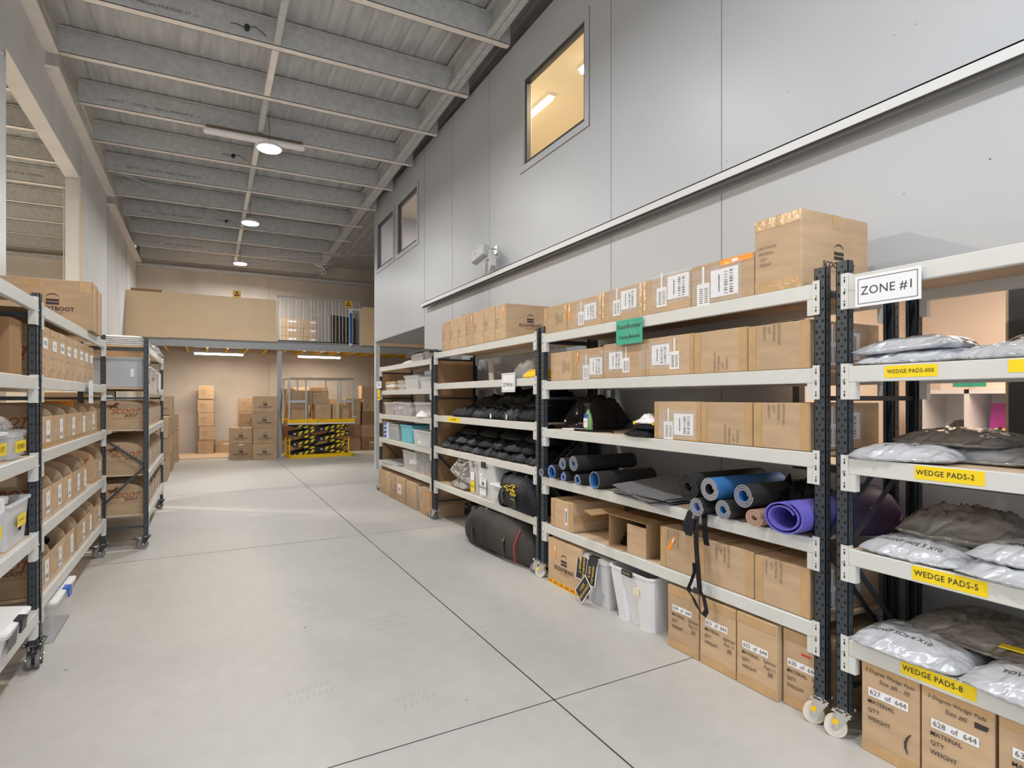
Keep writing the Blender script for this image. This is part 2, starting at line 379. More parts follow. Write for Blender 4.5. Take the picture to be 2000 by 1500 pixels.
# right wall: grey sandwich panels, windows, office behind
def cells(mb, X0, X1, ys, zs, holes, m):
    for a, b in zip(ys, ys[1:]):
        for c, d in zip(zs, zs[1:]):
            cy, cz = (a+b)/2, (c+d)/2
            if any(h[0] < cy < h[1] and h[2] < cz < h[3] for h in holes): continue
            mb.box(X0, X1, a, b, c, d, m)
WIN = [(4.632, 5.845, 4.13, 5.10), (9.61, 10.78, 4.18, 5.12), (11.05, 12.22, 4.18, 5.12), (1.20, 2.42, 1.07, 2.15)]
rw = MB(); ys = sorted({-3.2, 9.24, 12.47} | {v for h in WIN for v in h[:2]}); zs = sorted({0, 2.71, 5.62} | {v for h in WIN for v in h[2:]})
cells(rw, 3.2, 3.3, ys, zs, WIN+[(9.24, 12.47, 0, 2.71)], wallp)
for i in range(-3, 6):
    y = 1.709+1.26*i+.0
    for za, zb in ((0, 3.0), (3.03, 5.62)):
        for h in WIN:
            if h[0] < y < h[1]: break
        else: rw.box(3.1985, 3.2, y-.0025, y+.0025, za, zb, seam)
rw.box(3.198, 3.2, 9.236, 9.244, 2.71, 5.62, seam)
rwo = struct(rw.build('wall_right'))
sc = MB()
for i in range(70):
    y = 1.709+1.26*RND.randint(-2, 3)+RND.choice((-.05, .05)); z = RND.uniform(2.3, 5.3)
    if i > 30: y = RND.uniform(-.5, 5); z = RND.choice((3.4, 3.9, 4.6, 2.6))
    if 4.55 < y < 5.95 and z > 4: continue
    if 2.93 < z < 3.08: continue
    sc.cyl((3.2, y, z), (3.198, y, z), .003, seam, 6)
sc.build('screw_heads', rwo)
ra = MB(); ra.box(3.09, 3.2, -3.2, 9.1, 3.022, 3.03, railm); ra.box(3.09, 3.097, -3.2, 9.1, 2.972, 3.03, railm); ra.box(3.12, 3.127, -3.2, 9.1, 2.95, 3.022, seam)  # dark strip behind the lip paints in the shade under the rail
ra.box(3.19, 3.2, -3.2, 9.1, 2.93, 3.022, greyst)
struct(ra.build('trim_1'))
# office volume (upper storey) and its overhang
of = MB(); of.box(3.3, 6.6, -3.2, 12.47, 5.42, 5.50, beige); of.box(3.3, 6.6, 12.40, 12.47, 2.71, 5.42, wallp)
of.box(3.2, 6.6, 9.24, 12.47, 2.69, 2.71, greyst); of.box(3.3, 6.6, -3.2, 12.4, 2.71, 2.76, greyst)
of.box(6.5, 6.6, -3.2, 8.4, 2.76, 5.42, beige); of.box(3.3, 6.5, 3.4, 3.5, 2.76, 5.42, beige); of.box(3.3, 6.5, 8.3, 8.4, 2.76, 5.42, beige)
of.box(6.5, 6.6, 8.4, 12.4, 2.76, 5.42, pinkw); of.box(3.3, 6.6, 9.24, 9.34, 0, 2.69, wallp)
struct(of.build('wall_office'))
gr = MB(); gr.box(6.0, 6.1, -3.2, 3.4, 0, 2.69, warmw); gr.box(3.3, 6.0, 3.3, 3.4, 0, 2.69, warmw); gr.box(3.3, 6.0, -1.4, -1.3, 0, 2.69, warmw); gr.box(3.3, 6.1, -3.2, 3.4, 2.66, 2.69, warmw)
struct(gr.build('wall_showroom'))
for i, (a, b, c, d) in enumerate(WIN):
    fr = MB(); e = .045
    for u0, u1, v0, v1 in ((a, a+e, c, d), (b-e, b, c, d), (a+e, b-e, c, c+e), (a+e, b-e, d-e, d)):
        fr.box(3.215, 3.27, u0, u1, v0, v1, frame)
    if i == 3: fr.box(3.205, 3.28, 1.245, 1.315, c+e, d-e, frame); fr.box(3.21, 3.29, 1.315, 1.328, c+e, d-e, sealant)
    wo = struct(fr.build('window_%d' % (i+1)))
    g = MB(); g.box(3.24, 3.246, a+e, b-e, c+e, d-e, glass); g.build('glass', wo)
    if i < 3:
        t = MB(); q = .075
        for u0, u1, v0, v1 in ((a-q, a-q+.006, c-q, d+q), (b+q-.006, b+q, c-q, d+q), (a-q, b+q, c-q, c-q+.006), (a-q, b+q, d+q-.006, d+q)):
            t.box(3.194, 3.2, u0, u1, v0, v1, seam)
        for u0, u1, v0, v1 in ((a-q+.006, a, c-q+.006, d+q-.006), (b, b+q-.006, c-q+.006, d+q-.006), (a, b, c-q+.006, c), (a, b, d, d+q-.006)):
            t.box(3.19, 3.2, u0, u1, v0, v1, wallp)
        t.build('architrave', wo)
# column under the overhang
co = MB(); co.box(3.2, 3.29, 12.36, 12.47, 0, 2.685, lgrey)
tag(co.build('steel_post'), 'slim light grey steel post holding up the corner of the white overhang', 'post')
ins = mat('insulation_wool', (.42, .24, .12), .95, n=(20, .4), bump=(25, 1.))
for y in (6.1, 4.2, 10.9, 8.6, 2.9):
    b = MB(); vs = []; fs = []
    for i in range(9):
        for j in range(7):
            v = Vector((3.24+.012*j, y-.2+.05*i, 5.60)); n_ = noise.noise(v*9); vs.append((v.x, v.y, v.z+.11+.08*n_ if 0 < j < 6 and 0 < i < 8 else 5.60))
    for i in range(8):
        for j in range(6): fs.append((i*7+j, (i+1)*7+j, (i+1)*7+j+1, i*7+j+1))
    b.add(vs, fs, ins); b.build('insulation_tuft', rwo)

# office lights seen through the windows
for (x, y, lab) in ((3.96, 6.95, 'lit tube light in the middle of the large high window'), (3.96, 5.35, 'lit tube light at the right edge of the large high window')):
    t = thing('batten_light', lab, 'light', (x, y, 5.42), PI/2); m_ = MB(); m_.box(-.48, .48, -.05, .05, -.03, 0, whitepl); m_.build('housing', t)
    m_ = MB(); m_.cyl((-.46, 0, -.05), (.46, 0, -.05), .03, tubel2, 10); m_.build('diffuser', t)
# ---------------------------------------------------------------- racks
def caster(root, x, y, style, fx):
    c = MB(); r = .046 if style != 'black' else .05
    ang0 = 2.1 if style != 'black' else (1.75 if root.location.y < 3 or y < 0 and root.location.y < 6 else .3); asg = -1 if style != 'black' else 1
    c.box(x-.045, x+.045, y-.032, y+.032, .118, .124, zinc if style != 'black' else blackpl)
    for sx in (-1, 1):
        for sy in (-1, 1): c.cyl((x+.036*sx, y+.024*sy, .124), (x+.036*sx, y+.024*sy, .132), .007, zinc, 8)
    ang = ang0; ox = -.034*math.cos(ang)*asg; oy = -.034*math.sin(ang)*asg
    a = Vector((x+ox, y+oy, r))
    d = Vector((math.cos(ang), math.sin(ang), 0)); n = Vector((-d.y, d.x, 0))
    for s in (-1, 1):
        p = a+n*.026*s
        c.prism_pts = None
        q = [Vector((x, y, .118))-d*.03+n*.028*s, Vector((x, y, .118))+d*.03+n*.028*s, a+d*.018+n*.028*s, a-Vector((0,0,.015))+n*.028*s, a-d*.018+n*.028*s]
        c.add([v+n*.002 for v in q]+[v-n*.002 for v in q], [(0,1,2,3,4),(9,8,7,6,5)]+[(i,(i+1)%5,5+(i+1)%5,5+i) for i in range(5)], zinc if style != 'black' else blackpl)
        if style == 'white' and s == -1 or style == 'white':
            c.cyl(a+n*.031*s+Vector((0,0,.03)), a+n*.033*s+Vector((0,0,.03)), .013, yel2, 12)
        c.cyl(a+n*.026*s, a+n*.034*s, .009, zinc, 8)
    co = c.build('caster', root)
    w_ = MB(); wm = {'white': wheelw, 'grey': wheelg, 'black': wheelg}[style]
    if style == 'black':
        for s in (-1, 1): w_.cyl(a+n*.008*s, a+n*.028*s, r, wm, 20)
    else:
        w_.cyl(a-n*.018, a+n*.018, r, wm, 24); w_.cyl(a-n*.0195, a+n*.0195, r*.55, wheelg if style == 'grey' else whitepl, 16)
    w_.build('wheel', co)
    b = MB(); e = a-d*.055+Vector((0, 0, .055))
    b.box(e.x-.022, e.x+.022, e.y-.016, e.y+.016, e.z-.006, e.z+.006, blackpl if style == 'black' else zinc); b.bar(e, Vector((x, y, .11)), .02, .004, zinc)
    b.build('brake_pedal', co)

def rack(label, xf, fx, y0, y1, levels, depth=.58, top=2.10, cast='white', holes_front=True, xl=0):
    """xf = X of the front face, fx = direction the front faces (-1 to the left, +1 to the right)"""
    t = thing('storage_rack', label, 'shelving rack', (xf-fx*depth/2, (y0+y1)/2, 0), 0, None)
    ox, oy = t.location.x, t.location.y
    X = lambda d: xf-fx*d-ox; Y = lambda y: y-oy      # d measured from the front inwards
    b0 = .125
    for end, ya, yb in ((0, y0, y0+.056), (1, y1-.056, y1)):
        for fr in (0, 1):
            m = MB(); da, db = (.003, .040) if fr == 0 else (depth-.040, depth-.003)
            xs = sorted((X(da), X(db))); xo = X(da) if fr == 0 else X(db); th = .003
            sg = (fx if fr == 0 else -fx)
            m.box(*sorted((xo, xo-sg*th)), Y(ya), Y(yb), b0, top, dark_steel)
            m.box(*xs, Y(ya), Y(ya)+th, b0, top, dark_steel); m.box(*xs, Y(yb)-th, Y(yb), b0, top, dark_steel)
            xi = xo-sg*.037
            m.box(*sorted((xi, xi+sg*th)), Y(ya), Y(ya)+.014, b0, top, dark_steel); m.box(*sorted((xi, xi+sg*th)), Y(yb)-.014, Y(yb), b0, top, dark_steel)
            m.box(*xs, Y(ya)-.008, Y(yb)+.008, b0-.004, b0, zinc)
            # punched holes
            z = b0+.03; kx = xo+sg*.0006
            while z < top-.015:
                for yy, hw, hh, dz in ((Y(ya)+.013, .005, .0068, 0), (Y(yb)-.013, .005, .0068, 0), (Y(ya)+.028, .0045, .004, .025)):
                    if z+dz < top-.01: m.add([(kx, yy-hw, z+dz-hh), (kx, yy+hw, z+dz-hh), (kx, yy+hw, z+dz+hh), (kx, yy-hw, z+dz+hh)], [(0,1,2,3)], hole)
                xc = (xs[0]+xs[1])/2
                for yy, s_ in ((Y(ya)-.0006, -1), (Y(yb)+.0006, 1)):
                    m.add([(xc-.004, yy, z-.005), (xc+.004, yy, z-.005), (xc+.004, yy, z+.005), (xc-.004, yy, z+.005)], [(0,1,2,3)], hole)
                z += .05
            m.build('upright', t)
            caster(t, (xs[0]+xs[1])/2, Y((ya+yb)/2), cast, fx if fr == 0 else -fx)
        # end bracing
        ym = Y((ya+yb)/2)
        for z in (.22, 1.50, top-.12):
            m = MB(); m.bar((X(.03), ym, z), (X(depth-.03), ym, z), .022, .012, dark_steel); m.build('brace', t)
        for k, (za, zb) in enumerate(((.28, .82), (.83, 1.24))):
            m = MB(); p = (X(depth-.03), ym, za), (X(.03), ym, zb)
            if k: p = (X(.03), ym, za), (X(depth-.03), ym, zb)
            m.bar(p[0], p[1], .022, .01, dark_steel)
            for q in p: m.cyl((q[0], q[1]-.02, q[2]), (q[0], q[1]+.02, q[2]), .006, zinc, 8)
            m.build('brace', t)
    for lz in levels:
        for fr in (0, 1):
            m = MB(); da, db = (0, .03) if fr == 0 else (depth-.03, depth)
            xs = sorted((X(da), X(db)))
            m.cbox(*xs, Y(y0)+.058, Y(y1)-.058, lz-.07, lz, white_steel, .003)
            bo = m.build('beam', t)
            xo = X(0) if fr == 0 else X(depth); sg = fx if fr == 0 else -fx
            for ya, yb, sy in ((Y(y0)+.026, Y(y0)+.060, 1), (Y(y1)-.060, Y(y1)-.026, -1)):
                c = MB()
                c.box(*sorted((xo, xo+sg*.003)), ya, yb, lz-.145, lz+.012, white_steel)
                yw = yb if sy > 0 else ya
                c.box(*sorted((xo, xo-sg*.032)), *sorted((yw, yw-sy*.003)), lz-.145, lz+.012, white_steel)
                c.prism([(xo, lz-.145), (xo, lz-.07), (xo-sg*.032, lz-.07), (xo-sg*.032, lz-.145)], 'y', yw, yw+sy*.03, white_steel)
                ymid = (ya+yb)/2
                for z in (lz-.018, lz-.07, lz-.122):
                    kx = xo+sg*.0036
                    c.add([(kx, ymid-.003, z-.010), (kx, ymid+.003, z-.010), (kx, ymid+.003, z+.003), (kx, ymid-.003, z+.003)], [(0,1,2,3)], hole)
                    c.add([(kx, ymid-.003, z+.008), (kx, ymid+.003, z+.008), (kx, ymid+.003, z+.014), (kx, ymid-.003, z+.014)], [(0,1,2,3)], hole)
                c.cyl((xo+sg*.003, ymid+.002, lz-.062), (xo+sg*.009, ymid+.002, lz-.062), .0045, zinc, 8)
                c.build('connector', bo)
        m = MB(); xs = sorted((X(.031), X(depth-.031))); m.box(*xs, Y(y0)+.06, Y(y1)-.06, lz-.018, lz-.001, chip)
        m.build('shelf_board', t)
    return t
XR = 2.50
L_R1 = [2.035, 1.64, 1.24, .845, .45]; L_R2 = [2.03, 1.64, 1.248, .85, .46]
L_R3 = [2.06, 1.68, 1.29, .905, .475]; L_R4 = [2.00, 1.625, 1.245, .865, .49]
r1 = rack('nearest rack on the right, holding silver bags marked wedge pads', 2.485, -1, -.87, 1.655, L_R1, top=2.105)
r2 = rack('right-hand rack full of cartons with rolled mats on its fourth shelf', XR, -1, 1.715, 4.275, L_R2)
r3 = rack('right-hand rack loaded with black bags, its top shelf lined with cartons', 2.515, -1, 4.335, 6.935, L_R3, cast='grey')
r4 = rack('farthest rack on the right, filled with clear and teal tubs', 2.52, -1, 6.985, 9.52, L_R4, cast='grey', top=2.03)
XL = -.83
L_L1 = [2.055, 1.62, 1.185, .743, .31]; L_L2 = [2.04, 1.622, 1.195, .762, .355]; L_L3 = [2.03, 1.61, 1.195, .745, .345]
l1 = rack('nearest rack on the left, only its far end in view, with clear tubs', XL, 1, 1.62, 4.19, L_L1, cast='black', top=2.08)
l2 = rack('left-hand rack with a row of labelled cartons above open-topped bins', XL, 1, 4.215, 6.75, L_L2, cast='black')
l3 = rack('farthest rack on the left, standing forward with horse-logo boxes at its end', -.50, 1, 6.90, 9.33, L_L3, cast='black')

# yellow shelf strips and green card stuck on beams are parts of the racks
def strip_label(rk, xw, y0, y1, z0, z1, txt, size, col=yellow, bold=.004, name='shelf_label', tc=ink, slope=0., fx=-1, lab=None):
    ox, oy = rk.location.x, rk.location.y; m = MB(); x = xw-ox; a, b = y0-oy, y1-oy
    m.add([(x, a, z0), (x, b, z0-slope), (x, b, z1-slope), (x, a, z1), (x+.001*fx, a, z0), (x+.001*fx, b, z0-slope), (x+.001*fx, b, z1-slope), (x+.001*fx, a, z1)], [(0,1,2,3),(7,6,5,4),(0,4,5,1),(1,5,6,2),(2,6,7,3),(3,7,4,0)], col)
    o = m.build(name, rk)
    if lab: o['label'] = lab
    t = MB()
    if isinstance(txt, str): txt = [(txt, 0, 0, size)]
    for s_, dy, dz, sz in txt:
        t.text(s_, sz, (x+.002*fx, (a+b)/2-dy*(-fx), (z0+z1)/2-slope/2+dz), (0, fx, 0), (0, 0, 1), tc, bold=bold, space=1.08, sx=.92)
    t.build('lettering', o); return o
strip_label(r1, 2.485, 1.243, 1.443, 1.585, 1.633, 'WEDGE PADS-000', .0225, lab='yellow strip reading WEDGE PADS-000')
strip_label(r1, 2.485, 1.09, 1.325, 1.183, 1.236, 'WEDGE PADS-2   ', .029, bold=.009, lab='yellow strip reading WEDGE PADS-2')
strip_label(r1, 2.485, 1.08, 1.336, .785, .840, 'WEDGE PADS-5  ', .032, bold=.009, lab='yellow strip reading WEDGE PADS-5')
strip_label(r1, 2.485, 1.115, 1.378, .395, .447, 'WEDGE PADS-8    ', .031, bold=.009, lab='yellow strip reading WEDGE PADS-8')
strip_label(r1, 2.485, .90, 1.02, 1.59, 1.635, '00', .03)
strip_label(r3, 2.515, 6.06, 6.45, 1.228, 1.285, 'NO NAME', .035, bold=.0)

# signs hanging on the racks
def sign(name, label, x, y0, y1, z0, z1, txt, size, fx=-1, slope=0., col=paper, tc=ink, border=True, cat='sign', space=1., tz=0, rz=0, bold=0, sx=1.):
    t = thing(name, label, cat, (x, (y0+y1)/2, z0)); h = z1-z0; w_ = y1-y0
    m = MB(); m.T = Matrix.Rotation(rz, 4, 'X')
    m.box(0, .002*fx if fx > 0 else 0, -w_/2, w_/2, 0, h, col) if fx > 0 else m.box(-.002, 0, -w_/2, w_/2, 0, h, col)
    m.build('card', t)
    p = MB(); p.T = m.T; k = .0028*fx
    if border:
        b = .012; q = .0022
        for a0, a1, c0, c1 in ((-w_/2+b, w_/2-b, b, b+q), (-w_/2+b, w_/2-b, h-b-q, h-b), (-w_/2+b, -w_/2+b+q, b, h-b), (w_/2-b-q, w_/2-b, b, h-b)):
            p.box(*sorted((k, k*.8)), a0, a1, c0, c1, tc)
    if isinstance(txt, str): txt = [(txt, 0, 0, size)]
    for s_, dy, dz, sz in txt: p.text(s_, sz, (k, dy, h/2+dz+tz), (0, fx, 0), (0, 0, 1), tc, space=space, bold=bold, sx=sx)
    p.build('lettering', t); return t
sign('zone_sign', 'large white sign reading ZONE #1 hanging on the nearest right rack', 2.470, 1.293, 1.555, 1.888, 2.018, 'ZONE #1', .05, rz=0, space=1.05)
sign('zone_sign', 'small white sign reading ZONE #1 on the rack of black bags', 2.500, 4.73, 5.0, 1.558, 1.735, 'ZONE #1', .05, tz=-.02, bold=.01)
sign('zone_sign', 'tiny white sign reading ZONE on the farthest right rack', 2.49, 9.25, 9.58, 1.66, 1.775, 'ZONE', .07)
t = sign('notice', 'small yellow and pink notice under the ZONE sign of the farthest right rack', 2.495, 9.36, 9.52, 1.47, 1.64, [('A', 0, .02, .05)], .05, border=False, cat='notice', col=yellow)
m = MB(); m.box(-.0032, -.0025, -.07, .07, .03, .05, redm); m.build('colour_band', t)
t = sign('shelf_card', 'green card reading ScootBooster hanging over the second-tier cartons', 2.488, 2.96, 3.23, 1.86, 2.025, [('ScootBooster', 0, .035, .044), ('Training Material', 0, -.035, .032)], .04, border=False, cat='card', col=green, space=1.0, bold=.012)
m = MB()
for i in range(4): m.T = Matrix.Rotation(.3*i-.5, 4, 'X'); m.box(-.006, -.0055, -.09+.05*i, -.088+.05*i, .02+.01*i, .12, film)
m.build('plastic_sleeve', t)
sign('paper_tag', 'small paper tag hanging on the second beam of the left carton rack', -.805, 5.62, 5.80, 1.46, 1.64, [('1', 0, .02, .05), ('REG', 0, -.04, .03)], .05, fx=1, border=False, cat='tag')

# ---------------------------------------------------------------- cartons
FACES = {'front': ((0, -1, 0), (1, 0, 0)), 'right': ((1, 0, 0), (0, 1, 0)), 'left': ((-1, 0, 0), (0, -1, 0)), 'back': ((0, 1, 0), (-1, 0, 0))}
def face_xf(face, w_, d, h, off):
    if face == 'top': return Vector((0, 0, h+off)), Vector((1, 0, 0)), Vector((0, 1, 0))
    n, u = FACES[face]; n = Vector(n); u = Vector(u)
    half = d/2 if face in ('front', 'back') else w_/2
    return n*(half+off)+Vector((0, 0, h/2)), u, Vector((0, 0, 1))
def draw(parts, face, w_, d, h, items):
    for it in items:
        part, kind = it[0], it[1]
        pk = part if part != 'tape' or kind != 'R' else 'tape#%d' % len(parts)
        mb = parts.setdefault(pk, MB())
        if kind == 'R':      # rect u0 v0 u1 v1 mat off
            _, _, u0, v0, u1, v1, m, lift = it
            o, u, v = face_xf(face, w_, d, h, .0012+lift*.0006)
            mb.add([o+u*u0+v*v0, o+u*u1+v*v0, o+u*u1+v*v1, o+u*u0+v*v1], [(0, 1, 2, 3)], m)
        elif kind == 'P':
            _, _, pts, m, lift = it
            o, u, v = face_xf(face, w_, d, h, .0012+lift*.0006)
            mb.add([o+u*a+v*b for a, b in pts], [tuple(range(len(pts)))], m)
        elif kind == 'T':    # text s u v size rot mat bold shear
            _, _, s_, uu, vv, size, rot, m, bold, shear = it
            o, u, v = face_xf(face, w_, d, h, .0036)
            c, s2 = math.cos(rot), math.sin(rot)
            mb.text(s_, size, o+u*uu+v*vv, u*c+v*s2, v*c-u*s2, m, bold, shear)
def d_carton(u, v, size, rot=0, m=inkg, hand=None):
    out = []
    for i, s_ in enumerate(('CARTON NO', 'MATERIAL', 'QTY', 'WEIGHT')):
        L = {'CARTON NO': .55, 'MATERIAL': .47, 'QTY': .22, 'WEIGHT': .40}[s_]*size*6
        du, dv = L/2, -i*size*1.5
        c, s2 = math.cos(rot), math.sin(rot)
        out.append(('printed_text', 'T', s_, u+du*c-dv*s2, v+du*s2+dv*c, size, rot, m, .0, 0))
    return out
def d_ship(u, v, s=1., seed=0, flip=1):
    r = random.Random(seed); o = []
    o.append(('shipping_label', 'R', u, v-.047*s, u+.12*s, v+.047*s, paper, 1)); o.append(('film_wrap', 'R', u-.09*s, v-.062*s, u+.135*s, v+.062*s, film, 3))
    a = u+.02*s
    for k in range(9): o.append(('shipping_label', 'R', u+.06*s, v-.04*s+k*.009*s, u+.075*s, v-.04*s+k*.009*s+r.choice((.003, .006))*s, inkg, 2))
    for k in range(9): o.append(('shipping_label', 'R', u+.083*s, v-.04*s+k*.009*s, u+.098*s, v-.04*s+k*.009*s+r.choice((.003, .006))*s, inkg, 2))
    o.append(('shipping_label', 'R', u+.035*s, v-.03*s, u+.04*s, v+.03*s, ink, 2))
    u2 = u-.065*s*flip if flip > 0 else u+.12*s
    dv = -.03*s
    o.append(('address_label', 'R', u2, v+dv-.04*s, u2+.06*s, v+dv+.04*s, whitepl, 1))
    for k in range(8): o.append(('address_label', 'R', u2+.012*s, v+dv-.03*s+k*.007*s, u2+.028*s, v+dv-.03*s+k*.007*s+.003*s, ink, 2))
    for k in range(8): o.append(('address_label', 'R', u2+.036*s, v+dv-.03*s+k*.007*s, u2+.052*s, v+dv-.03*s+k*.007*s+.003*s, inkg, 2))
    o.append(('address_label', 'R', u2+.025*s, v+dv+.04*s, u2+.035*s, v+dv+.10*s, whitepl, 1))
    return o
def d_orange(u, v, rot=0, s=1.):
    c, s2 = math.cos(rot), math.sin(rot)
    q = lambda pts: [(u+a*c-b*s2, v+a*s2+b*c) for a, b in pts]
    return [('orange_sticker', 'P', q([(-.012*s, -.05*s), (.012*s, -.05*s), (.012*s, .05*s), (-.012*s, .05*s)]), orange, 1),
            ('orange_sticker', 'P', q([(-.006*s, .005*s), (.006*s, .005*s), (.006*s, .04*s), (-.006*s, .04*s)]), paper, 2)]
def d_logo(u, v, s, m=ink):
    "arch over two bars with lettering"
    o = []; n = 14; ro, ri = .32*s, .26*s
    for i in range(n):
        a0, a1 = PI*(.12+.76*i/n), PI*(.12+.76*(i+1)/n)
        w0 = .055*math.sin(PI*(i)/n)*s+.008*s; w1 = .055*math.sin(PI*(i+1)/n)*s+.008*s
        o.append(('printed_logo', 'P', [(u+ro*math.cos(a0), v+.30*s+ro*.95*math.sin(a0)), (u+ro*math.cos(a1), v+.30*s+ro*.95*math.sin(a1)),
                 (u+(ro-w1)*math.cos(a1), v+.30*s+(ro-w1)*.95*math.sin(a1)), (u+(ro-w0)*math.cos(a0), v+.30*s+(ro-w0)*.95*math.sin(a0))][::-1], m, 1))
    o.append(('printed_logo', 'R', u-.30*s, v+.16*s, u+.30*s, v+.29*s, m, 1)); o.append(('printed_logo', 'R', u-.30*s, v-.02*s, u+.30*s, v+.11*s, m, 1))
    o.append(('printed_logo', 'T', 'SCOOTBOOT', u, v-.26*s, .32*s, 0, m, .02, 0)); o.append(('printed_logo', 'T', 'THIS IS FREEDOM', u, v-.50*s, .13*s, 0, inkg, 0, 0))
    return o
HORSE = [(-.5,.0),(-.36,.12),(-.22,.17),(-.05,.16),(.08,.2),(.18,.32),(.3,.38),(.42,.34),(.5,.24),(.44,.22),(.36,.24),(.30,.16),(.27,.06),(.36,-.02),(.46,-.12),(.40,-.14),(.26,-.06),(.14,-.04),(.0,-.03),(-.1,-.14),(-.24,-.22),(-.22,-.12),(-.2,-.02),(-.32,.02)]
def d_horse(u, v, s, m1=inkb, m2=inkr):
    o = [('printed_logo', 'P', [(u-.62*s+a*.75*s, v+.30*s+b*.75*s) for a, b in HORSE][::-1], m2, 1),
         ('printed_logo', 'P', [(u-.60*s+a*.62*s, v+.28*s+b*.62*s) for a, b in HORSE][::-1], m1, 2),
         ('printed_logo', 'T', 'SCOOT', u+.02*s, v+.02*s, .42*s, 0, m2, .02, .35), ('printed_logo', 'T', 'BOOT', u+.30*s, v-.23*s, .22*s, 0, m1, .02, .35),
         ('printed_logo', 'R', u-.75*s, v-.42*s, u+.75*s, v-.405*s, m2, 1)]
    return o
def d_vtape(w_, h, tw=.05):
    return [('tape', 'R', -w_/2+.002, -h/2+.002, -w_/2+tw, h/2-.002, tapem, 0), ('tape', 'R', w_/2-tw, -h/2+.002, w_/2-.002, h/2-.002, tapem, 0)]
def d_htape(w_, h, tw=.05, both=True):
    o = [('tape', 'R', -w_/2+.002, -h/2+.002, w_/2-.002, -h/2+tw, tapem, 0)]
    if both: o.append(('tape', 'R', -w_/2+.002, h/2-tw, w_/2-.002, h/2-.002, tapem, 0))
    return o
def d_ttape(d, h, tw=.05, drop=.06):
    "tape running down from the top seam at the middle of an end"
    return [('tape', 'R', -tw/2, h/2-drop, tw/2, h/2-.002, tapem, 0), ('tape', 'R', -tw/2, -h/2+.002, tw/2, -h/2+drop, tapem, 0)]
def carton(label, x, y, z, w_, d, h, rz, decor=None, mt=kraft, group=None, key=None, tiny=False, name='cardboard_carton', cat='carton', bulge=0):
    t = thing(name, label, cat, (x, y, z), rz, group)
    dk = None
    m = MB(); m.cbox(-w_/2, w_/2, -d/2, d/2, 0, h, mt, .0035)
    if not tiny: m.box(-.0012, .0012, -d/2+.004, d/2-.004, h, h+.0008, kraftin)
    m.build('box_body', t, key=('cb', w_, d, h, mt.name, tiny))
    parts = {}
    if not tiny: parts['tape'] = MB(); parts['tape'].box(-.025, .025, -d/2+.003, d/2-.003, h+.0003, h+.0015, tapem)
    for face, items in (decor or {}).items(): draw(parts, face, w_, d, h, items)
    for p, mb in parts.items():
        if mb.v: mb.build(p.split('#')[0], t, key=(key, p) if key else None)
    return t
RR = -PI/2      # fronts facing -X
def rc(label, y0, y1, z, h, d=.50, xf=2.515, decor=None, **k):
    return carton(label, xf+d/2, (y0+y1)/2, z, abs(y1-y0), d, h, RR, decor, **k)
gap = .006
# --- second right rack, top tier
g = 'cartons on the top shelf of the mat rack'
z = 2.032
rc('small plain carton at the far end of that top shelf, left of the labelled row', 3.889, 4.24, z, .218, decor={'front': d_carton(.02, -.03, .018, PI/2)+d_vtape(.35, .218)}, group=g)
rc('taped carton with an orange sticker and two white labels on the high shelf', 3.438, 3.882, z, .215, decor={'front': d_ship(.01, .0, 1.25, 1)+d_orange(-.19, .03, 0, 1.1)+d_vtape(.444, .215, .03)}, group=g)
rc('taped carton directly above the green card', 2.994, 3.432, z, .222, decor={'front': d_ship(.0, .02, 1.35, 2)+d_vtape(.438, .222, .03)}, group=g)
rc('taped carton between the green card and the orange-taped carton', 2.568, 2.988, z, .222, decor={'front': d_ship(.02, .03, 1.5, 3)+d_vtape(.42, .222, .03)}, group=g)
rc('taped carton with an orange strip across its top corner beside the big carton', 2.120, 2.56, z, .228, decor={'front': d_ship(-.07, -.01, 1.6, 4)+[('orange_sticker', 'R', .0, .08, .215, .112, orange, 1), ('orange_sticker', 'R', .08, .088, .12, .104, paper, 2), ('orange_sticker', 'R', .03, .084, .06, .096, yellow, 2)]}, group=g)
rc('tallest carton with an arch logo, alone above the rest at the rack corner', 1.845, 2.114, z, .375, .52, decor={'front': d_carton(-.09, .04, .019)+d_htape(.269, .375, .055), 'right': d_logo(.02, -.03, .125)+[('tape', 'R', -.03, .12, .03, .187, tapem, 0)]}, group=g)
# --- tier 2
g = 'cartons on the second shelf of the mat rack'; z = 1.642
rc('plain end carton of the second shelf, left of the orange-stickered one', 3.796, 4.13, z, .225, decor={'front': d_carton(.02, -.03, .018, PI/2)+d_vtape(.33, .225, .03)}, group=g)
rc('carton with an orange sticker and half-hidden labels under the green card row', 3.415, 3.79, z, .225, decor={'front': d_ship(.02, -.02, 1.3, 5)+d_orange(-.14, .06, -.2, .8)+d_vtape(.375, .225, .03)}, group=g)
rc('labelled carton straight below the green card', 2.965, 3.409, z, .238, decor={'front': d_ship(-.16, .0, 1.25, 6, -1)+d_vtape(.44, .238, .03)}, group=g)
rc('labelled carton right of the green card on the second shelf', 2.543, 2.959, z, .238, decor={'front': d_ship(-.15, .01, 1.35, 7, -1)+d_vtape(.416, .238, .03)}, group=g)
rc('unlabelled carton with sideways print in the middle of the second shelf', 2.163, 2.537, z, .235, decor={'front': d_carton(-.03, -.09, .019, PI/2)+d_vtape(.374, .235, .05)}, group=g)
rc('film-wrapped carton at the near end of the second shelf', 1.80, 2.155, z, .230, .54, decor={'front': d_carton(.01, .095, .019, -PI/2)+d_vtape(.355, .23, .05), 'right': d_ship(-.06, .0, 1.4, 8)+[('tape', 'R', -.26, -.11, -.21, .11, tapec, 0), ('tape', 'R', .18, -.11, .26, .11, tapec, 0)]}, group=g)
